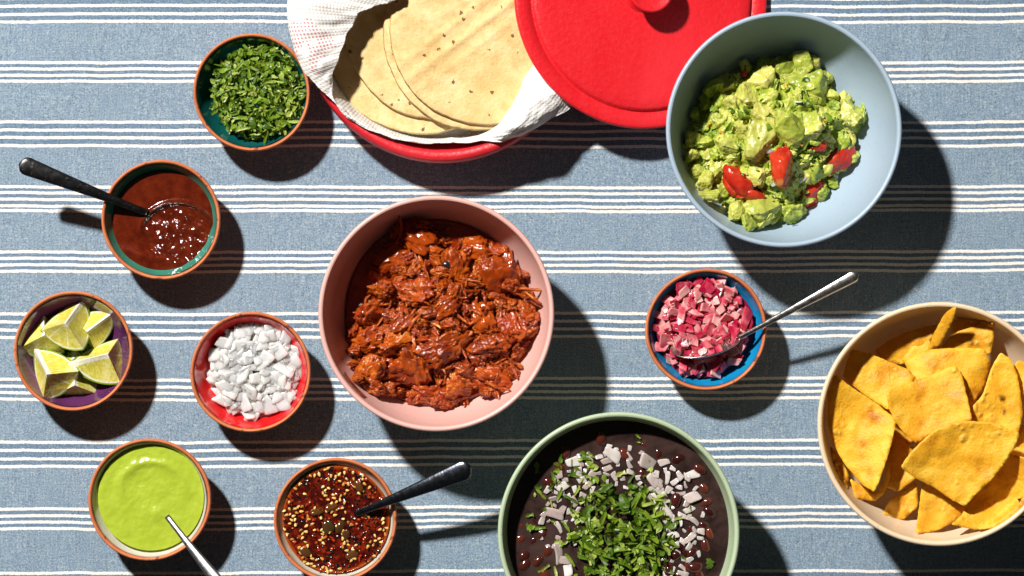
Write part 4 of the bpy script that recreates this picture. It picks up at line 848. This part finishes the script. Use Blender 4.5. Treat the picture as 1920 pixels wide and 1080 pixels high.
# ------------------------------------------------------------------ lime wedges
def lime_mats():
    m = M('lime_flesh', 0.16, 0.5); c = m.co(); s3 = m.n('SeparateXYZ'); m.put(s3.inputs[0], c); x, y, z = s3.outputs
    A2, C2 = 1 / 0.0235, 1 / 0.0285
    def sq(v, k): t = m.math('MULTIPLY', v, k); return m.math('MULTIPLY', t, t)
    rho = m.math('SQRT', m.math('ADD', m.math('ADD', sq(x, A2), sq(y, A2)), sq(z, C2)))
    rx = m.math('SQRT', m.math('ADD', sq(x, 1.0), sq(y, 1.0)))
    ang = m.math('ARCTAN2', y, x); seg = m.math('ABSOLUTE', m.math('SINE', m.math('MULTIPLY', m.math('ADD', ang, 0.16), 4.5)))
    ves = m.noise(m.co(scale=(1, 1, 3.2)), 230.0, 3.0, 0.6, 0.6); big_ = m.noise(c, 60.0, 2.0)
    fl = m.ramp(ves, [(0.3, (0.44, 0.40, 0.035)), (0.5, (0.60, 0.56, 0.085)), (0.72, (0.75, 0.72, 0.27))])
    fl = m.mix(m.mr(big_, 0.35, 0.7, 0, 0.45), fl, (0.66, 0.52, 0.03))
    memb = m.math('MULTIPLY', m.math('LESS_THAN', seg, 0.16), m.math('GREATER_THAN', m.math('MULTIPLY', rx, 1000.0), 2.0))
    fl = m.mix(m.mr(m.noise(c, 90.0, 2.0), 0.5, 0.7, 0, 0.5), fl, (0.80, 0.78, 0.42)); fl = m.mix(m.math('MULTIPLY', memb, 0.85), fl, (0.76, 0.74, 0.48))
    pith = m.mr(m.math('ADD', rho, m.mr(ves, 0.3, 0.7, -0.015, 0.015)), 0.885, 0.925); fl = m.mix(pith, fl, (0.78, 0.77, 0.60))
    fl = m.mix(m.mr(rho, 0.94, 0.965), fl, (0.19, 0.30, 0.012))
    core = m.mr(m.math('ADD', rx, m.mr(ves, 0.3, 0.7, -0.0006, 0.0006)), 0.0026, 0.0036, 1.0, 0.0); fl = m.mix(core, fl, (0.82, 0.80, 0.70))
    m.color(fl); m.bump(ves, 0.0010, 0.5); m.bump(m.vor(m.co(scale=(1, 1, 2)), 420.0), 0.0006, 0.35); m.sss(0.12, (0.005, 0.005, 0.002))
    q = M('lime_rind', 0.28, 0.5); n = q.noise(q.co(), 45.0, 3.0); po = q.vor(q.co(), 520.0); q.color(q.mix(q.mr(n, 0.35, 0.7), (0.11, 0.24, 0.012), (0.26, 0.38, 0.03))); q.bump(po, 0.0005, 0.4)
    return m.m, q.m
LF, LR = lime_mats()
def lime_meshes():
    n = 22; A, Cc = 0.0235, 0.0285; V = []; idx = {}
    def surf(th, ph): return (A * math.sin(ph) * math.cos(th), A * math.sin(ph) * math.sin(th), Cc * math.cos(ph) * (1 + 0.10 * max(0, math.cos(ph)) ** 12))
    for i in range(n + 1):
        for j in range(n + 1): V.append(surf(math.pi / 2 * j / n, math.pi / 2 * i / n))
    rind = mesh('rind', np.array(V), [tuple(q) for q in grid_faces(n + 1, n + 1)])
    V = []; F = []
    def face(fn, bow):   # fan sheet from the corner: k radial steps
        o = len(V); k = 16
        for i in range(k + 1):
            s = i / k
            for j in range(n + 1):
                p = np.array(fn(j / n)) * s; p = p - bow * 0.0009 * math.sin(math.pi * s) * math.sin(math.pi * j / n); V.append(tuple(p))
        for q in grid_faces(k + 1, n + 1): F.append(tuple(o + t for t in q))
    face(lambda t: surf(0, math.pi / 2 * t), np.array((0, -1, 0))); face(lambda t: surf(math.pi / 2, math.pi / 2 * t), np.array((-1, 0, 0))); face(lambda t: surf(math.pi / 2 * t, math.pi / 2), np.array((0, 0, -1)))
    fl = mesh('flesh', np.array(V), F); rind.materials.append(LR); fl.materials.append(LF); return rind, fl
rind_me, flesh_me = lime_meshes()
def wedge(px, py, z, spin, tilt, label, sc_=1.08):
    """corner of the wedge at (px,py,z) with its three cut edges falling away; spin = image direction of the core edge (deg), tilt = extra lean (x, y) deg"""
    d = Vector((1, 1, 1)).normalized(); R0 = (-d).rotation_difference(Vector((0, 0, 1))).to_matrix()
    zx = R0 @ Vector((0, 0, 1)); a0 = math.atan2(zx.y, zx.x)
    R = Matrix.Rotation(math.radians(tilt[0]), 3, 'X') @ Matrix.Rotation(math.radians(tilt[1]), 3, 'Y') @ Matrix.Rotation(math.radians(spin) - a0, 3, 'Z') @ R0
    t = thing('lime_wedge', P(px, py, z), label, 'lime', 'lime wedges'); t.rotation_euler = R.to_euler(); t.scale = (sc_,) * 3
    obj('rind', rind_me, None, t); obj('flesh', flesh_me, None, t)
wedge(84, 628, 0.030, 88, (-8, 16), 'lime wedge lying low against the bowl wall, tucked behind the tallest wedge')
wedge(163, 622, 0.029, 38, (10, -12), 'lime wedge mostly hidden behind the tallest wedge, only a pale corner showing', 0.85)
wedge(140, 722, 0.029, 92, (6, 4), 'lime wedge lying low on the purple glaze, its droplet covered face beside a deep shadow')
wedge(123, 606, 0.041, 66, (-14, 0), 'lime wedge set highest in the pile with its pointed white tip up')
wedge(202, 664, 0.038, 185, (-22, 12), 'lime wedge with a beaded pale face over the dark gap in the purple bowl')
wedge(88, 702, 0.041, 128, (-4, -10), 'lime wedge with a broad white core streak lying across its neighbours')

# ------------------------------------------------------------------ tortilla chips
def chip_mat():
    m = M('fried_corn_chip', 0.45, 0.32); c = m.co(rnd=True); n = m.noise(c, 50.0, 4.0, 0.6); n2 = m.noise(c, 480.0, 4.0, 0.7); n3 = m.noise(c, 130.0, 3.0, 0.6); sp = m.vor(c, 150.0)
    col = m.ramp(n, [(0.28, (0.53, 0.19, 0.012)), (0.43, (0.80, 0.38, 0.018)), (0.58, (0.89, 0.48, 0.030)), (0.78, (0.92, 0.60, 0.095))])
    col = m.mix(m.mr(m.rand(), 0.0, 1.0, 0.0, 0.28), col, (0.58, 0.26, 0.02)); col = m.mix(m.mr(n2, 0.58, 0.70, 0, 0.5), col, (0.46, 0.17, 0.015))
    col = m.mix(m.math('MULTIPLY', m.math('LESS_THAN', sp, 0.07), 0.7), col, (0.30, 0.09, 0.01))
    bl = m.mr(m.vor(c, 190.0, 'SMOOTH_F1'), 0.0, 0.45, 1.0, 0.0); blm = m.math('MULTIPLY', bl, m.mr(m.noise(c, 34.0, 2.0), 0.52, 0.66))
    col = m.mix(m.math('MULTIPLY', blm, 0.4), col, (0.92, 0.62, 0.14))
    m.color(col); m.color(m.mix(m.math('MULTIPLY', m.tint(), 0.95), col, (0.05, 0.012, 0.004))); m.bump(n2, 0.0010, 0.7); m.bump(n3, 0.0013, 0.35); m.bump(blm, 0.0022, 0.6); m.rough(m.mr(n, 0.35, 0.65, 0.24, 0.55)); m.sss(0.03); return m.m
CHIP = chip_mat()
def chip(poly, z0, gx, gy, curl, cdir, seed, label, zoom=True, burn=()):
    r_ = np.random.RandomState(seed); pl = np.array(poly, float)
    if zoom: pl = np.stack([1500 + pl[:, 0] / 2.077, 540 + pl[:, 1] / 2.077], 1)
    pl = chaikin(pl, 1, 0.12); pl = densify(pl, 4.0, 0.35, r_); cen = pl.mean(0)
    lo, hi = pl.min(0), pl.max(0); g = np.stack(np.meshgrid(np.arange(lo[0], hi[0], 5.5), np.arange(lo[1], hi[1], 5.5)), -1).reshape(-1, 2); g = g + r_.uniform(-1, 1, g.shape)
    g = g[poly_inside(g, pl) & (poly_dist(g, pl) > 2.6)]; pts = np.concatenate([pl, g]); n0 = len(pl)
    res = geometry.delaunay_2d_cdt([Vector(q) for q in pts], [], [list(range(n0))], 1, 1e-4)
    vv = np.array([tuple(q) for q in res[0]]); F = [tuple(q) for q in res[2]]
    dd = vv - cen; c_, s_ = math.cos(cdir), math.sin(cdir); u = (dd[:, 0] * c_ + dd[:, 1] * s_) / 60.0
    ed = poly_dist(vv, pl); z = z0 + gx * dd[:, 0] + gy * dd[:, 1] + curl * (u * u - 0.5)
    z = z + 2.3 * fbm(np.c_[vv / 52.0, np.full(len(vv), seed * 1.7)], 3) + 0.7 * fbm(np.c_[vv / 13.0, np.full(len(vv), seed * 0.7)], 2)
    for _ in range(r_.randint(4, 11)):
        b = g[r_.randint(len(g))]; z = z + r_.uniform(0.4, 0.9) * np.exp(-((vv - b) ** 2).sum(1) / r_.uniform(7, 13) ** 2)
    z = z / 1000.0 + 0.004; rb_ = np.hypot((vv[:, 0] - 960) * S * 0.98 - cream_b.location.x, (540 - vv[:, 1]) * S * 0.98 - cream_b.location.y) / 1.034; z = np.maximum(z, zin_big(rb_) * 1.034 + 0.0012); t = 0.00065; fz = (H - z) / H * S; X = (vv[:, 0] - 960) * fz; Y = (540 - vv[:, 1]) * fz
    k = t * np.clip(0.45 + ed / 5.0, 0, 1); top = np.stack([X, Y, z + k], 1); bot = np.stack([X, Y, z - k], 1); nn = len(vv)
    # orient faces upward, find boundary edges for the side wall
    F2 = []; cnt = {}
    for q in F:
        a, b, c = (top[i] for i in q[:3]); 
        if np.cross(b - a, c - a)[2] < 0: q = q[::-1]
        F2.append(q)
        for i in range(len(q)): cnt[(q[i], q[(i + 1) % len(q)])] = 1
    faces = list(F2) + [tuple(i + nn for i in q[::-1]) for q in F2] + [(b, a, a + nn, b + nn) for (a, b) in cnt if (b, a) not in cnt]
    V = np.concatenate([top, bot]); c0 = V.mean(0)
    me = mesh('tortilla_chip', V - c0, faces); tn = np.zeros(nn)
    for (bx, by, w) in burn:
        bx, by = 1500 + bx / 2.077, 540 + by / 2.077; dq = np.hypot((vv[:, 0] - bx), (vv[:, 1] - by) * 0.7) + 2.0 * fbm(np.c_[vv / 4.0, np.zeros(nn)], 2); tn = np.maximum(tn, np.clip((w - dq) / 2.0, 0, 1))
    set_tint(me, np.concatenate([tn, tn])); o = obj('tortilla_chip', me, CHIP, loc=c0)
    tag(o, label, 'chip', 'tortilla chips in the cream bowl'); return o
LOW = 'tortilla chip buried deep among other chips in the cream bowl'
chips = [
 ([(390, 697), (430, 642), (470, 598), (530, 550), (590, 525), (650, 516), (760, 525), (812, 545), (857, 567), (835, 625), (800, 680), (745, 750), (690, 800), (643, 851), (590, 825), (520, 775), (450, 742)], 75, 0.02, -0.06, 3, 0.8, 'broad fan shaped chip on top of the pile with small blisters'),
 ([(335, 400), (420, 372), (520, 335), (605, 297), (632, 340), (650, 420), (672, 517), (610, 530), (530, 560), (455, 607), (405, 565), (370, 520), (345, 470)], 67, 0.02, 0.03, 4, 0.2, 'smooth squarish chip in mid pile, one end under the topmost fan shaped chip'),
 ([(105, 520), (108, 410), (135, 333), (200, 385), (300, 450), (376, 512), (360, 590), (335, 680), (292, 796), (240, 765), (165, 675), (125, 595)], 60, 0.06, 0.0, 5, 0.5, 'long blistered chip leaning along the shaded wall of the cream bowl'),
 ([(165, 345), (180, 290), (205, 237), (260, 250), (340, 283), (425, 318), (450, 350), (420, 400), (350, 480), (250, 415), (195, 372)], 56, 0.03, 0.03, 4, 1.2, 'glossy chip lying between the long wall chip and the smooth square one'),
 ([(405, 287), (450, 255), (510, 238), (620, 232), (715, 235), (745, 290), (725, 375), (665, 466), (600, 420), (500, 400), (430, 340)], 57, 0.0, 0.01, -4, 0.6, 'rounded chip with a raised curved edge behind the smooth square chip'),
 ([(495, 248), (520, 180), (560, 102), (590, 78), (608, 72), (604, 110), (580, 165), (545, 225), (515, 240)], 66, 0.30, -0.22, 2, 0.5, 'chip standing on edge with its narrow rim upward'),
 ([(545, 234), (590, 182), (640, 160), (700, 143), (757, 133), (754, 200), (742, 258), (680, 250), (600, 245)], 54, 0.02, -0.03, 4, 0.4, 'triangular chip lying flat behind the one standing on edge'),
 ([(665, 470), (712, 415), (745, 310), (780, 250), (818, 272), (845, 330), (857, 400), (868, 490), (852, 562), (810, 600), (740, 570), (690, 520)], 62, -0.03, -0.02, 6, 0.1, 'chip with two dark scorched marks'),
 ([(830, 310), (848, 280), (900, 300), (960, 380), (970, 480), (920, 520), (872, 470), (858, 400)], 56, 0.05, 0.0, 5, 0.3, 'chip behind the scorched one, against the far wall of the cream bowl'),
 ([(585, 922), (630, 885), (655, 830), (700, 740), (770, 640), (880, 660), (950, 720), (950, 840), (862, 890), (770, 937), (680, 941)], 60, 0.03, -0.02, 7, 2.2, 'large curled chip sloping under the topmost fan shaped chip'),
 ([(449, 960), (463, 860), (475, 757), (560, 805), (640, 850), (668, 862), (610, 905), (535, 945)], 55, 0.0, -0.05, 3, 0.7, 'pointed chip reaching down to the sunlit floor of the cream bowl'),
 ([(328, 775), (342, 670), (375, 575), (400, 590), (445, 640), (440, 700), (455, 738), (385, 795)], 46, 0.05, 0.02, 4, 0.7, 'small upright chip in the shaded gap beside the long blistered chip'),
 ([(288, 245), (350, 198), (430, 165), (485, 150), (538, 140), (515, 200), (430, 270), (400, 300), (330, 285)], 47, 0.02, -0.02, 4, 1.0, 'shaded chip with a pale lit edge behind the glossy chip'),
 ([(395, 282), (430, 230), (510, 190), (520, 245), (470, 300), (420, 305)], 48, 0.05, 0.03, 3, 0.4, 'small chip wedged under the chip standing on edge'),
 ([(193, 740), (245, 770), (300, 800), (335, 735), (352, 640), (352, 740), (325, 805), (290, 832), (215, 820)], 46, 0.0, -0.02, 3, 0.4, 'chip jutting out below the long blistered chip'),
 ([(118, 615), (150, 650), (188, 722), (190, 792), (145, 735), (122, 670)], 44, 0.10, 0.0, 3, 0.4, 'narrow chip squeezed against the bowl wall under the long blistered chip'),
 ([(320, 882), (345, 830), (400, 790), (455, 755), (462, 850), (400, 907), (350, 888)], 40, 0.05, -0.02, 3, 0.4, 'broken chip in shadow beside the pointed chip'),
 ([(590, 135), (620, 115), (720, 128), (745, 150), (650, 175), (600, 180)], 47, 0.03, 0.0, 3, 0.4, 'chip with only its far edge showing behind the triangular chip'),
 ([(800, 640), (840, 570), (880, 520), (930, 560), (900, 650), (850, 680)], 50, 0.03, 0.0, 3, 0.4, 'chip showing between the scorched chip and the large curled chip'),
]
for i, (pl, z0, gx, gy, cu, cd, lb) in enumerate(chips): chip(pl, z0, gx, gy, cu, cd, 500 + i, lb, burn=((787, 432, 6), (797, 482, 5)) if i == 7 else ())
r = np.random.RandomState(19)
for i in range(16):
    a_ = r.uniform(0, 6.283); rr = 95 * math.sqrt(r.uniform()); cx, cy = 1757 + rr * math.cos(a_), 790 + rr * math.sin(a_); a0 = r.uniform(0, 6.283); L = r.uniform(80, 105)
    pl = [(0, 0)] + [(L * math.cos(t), L * math.sin(t)) for t in np.linspace(-0.6, 0.6, 9)]; pl = np.array(pl) - np.array([L * 0.6, 0]); c_, s_ = math.cos(a0), math.sin(a0)
    pl = np.stack([pl[:, 0] * c_ - pl[:, 1] * s_ + cx, pl[:, 0] * s_ + pl[:, 1] * c_ + cy], 1)
    chip(pl, 24 + 22 * (i / 16.0), r.uniform(-0.06, 0.06), r.uniform(-0.06, 0.06), r.uniform(-4, 4), r.uniform(0, 3), 540 + i, LOW, False)
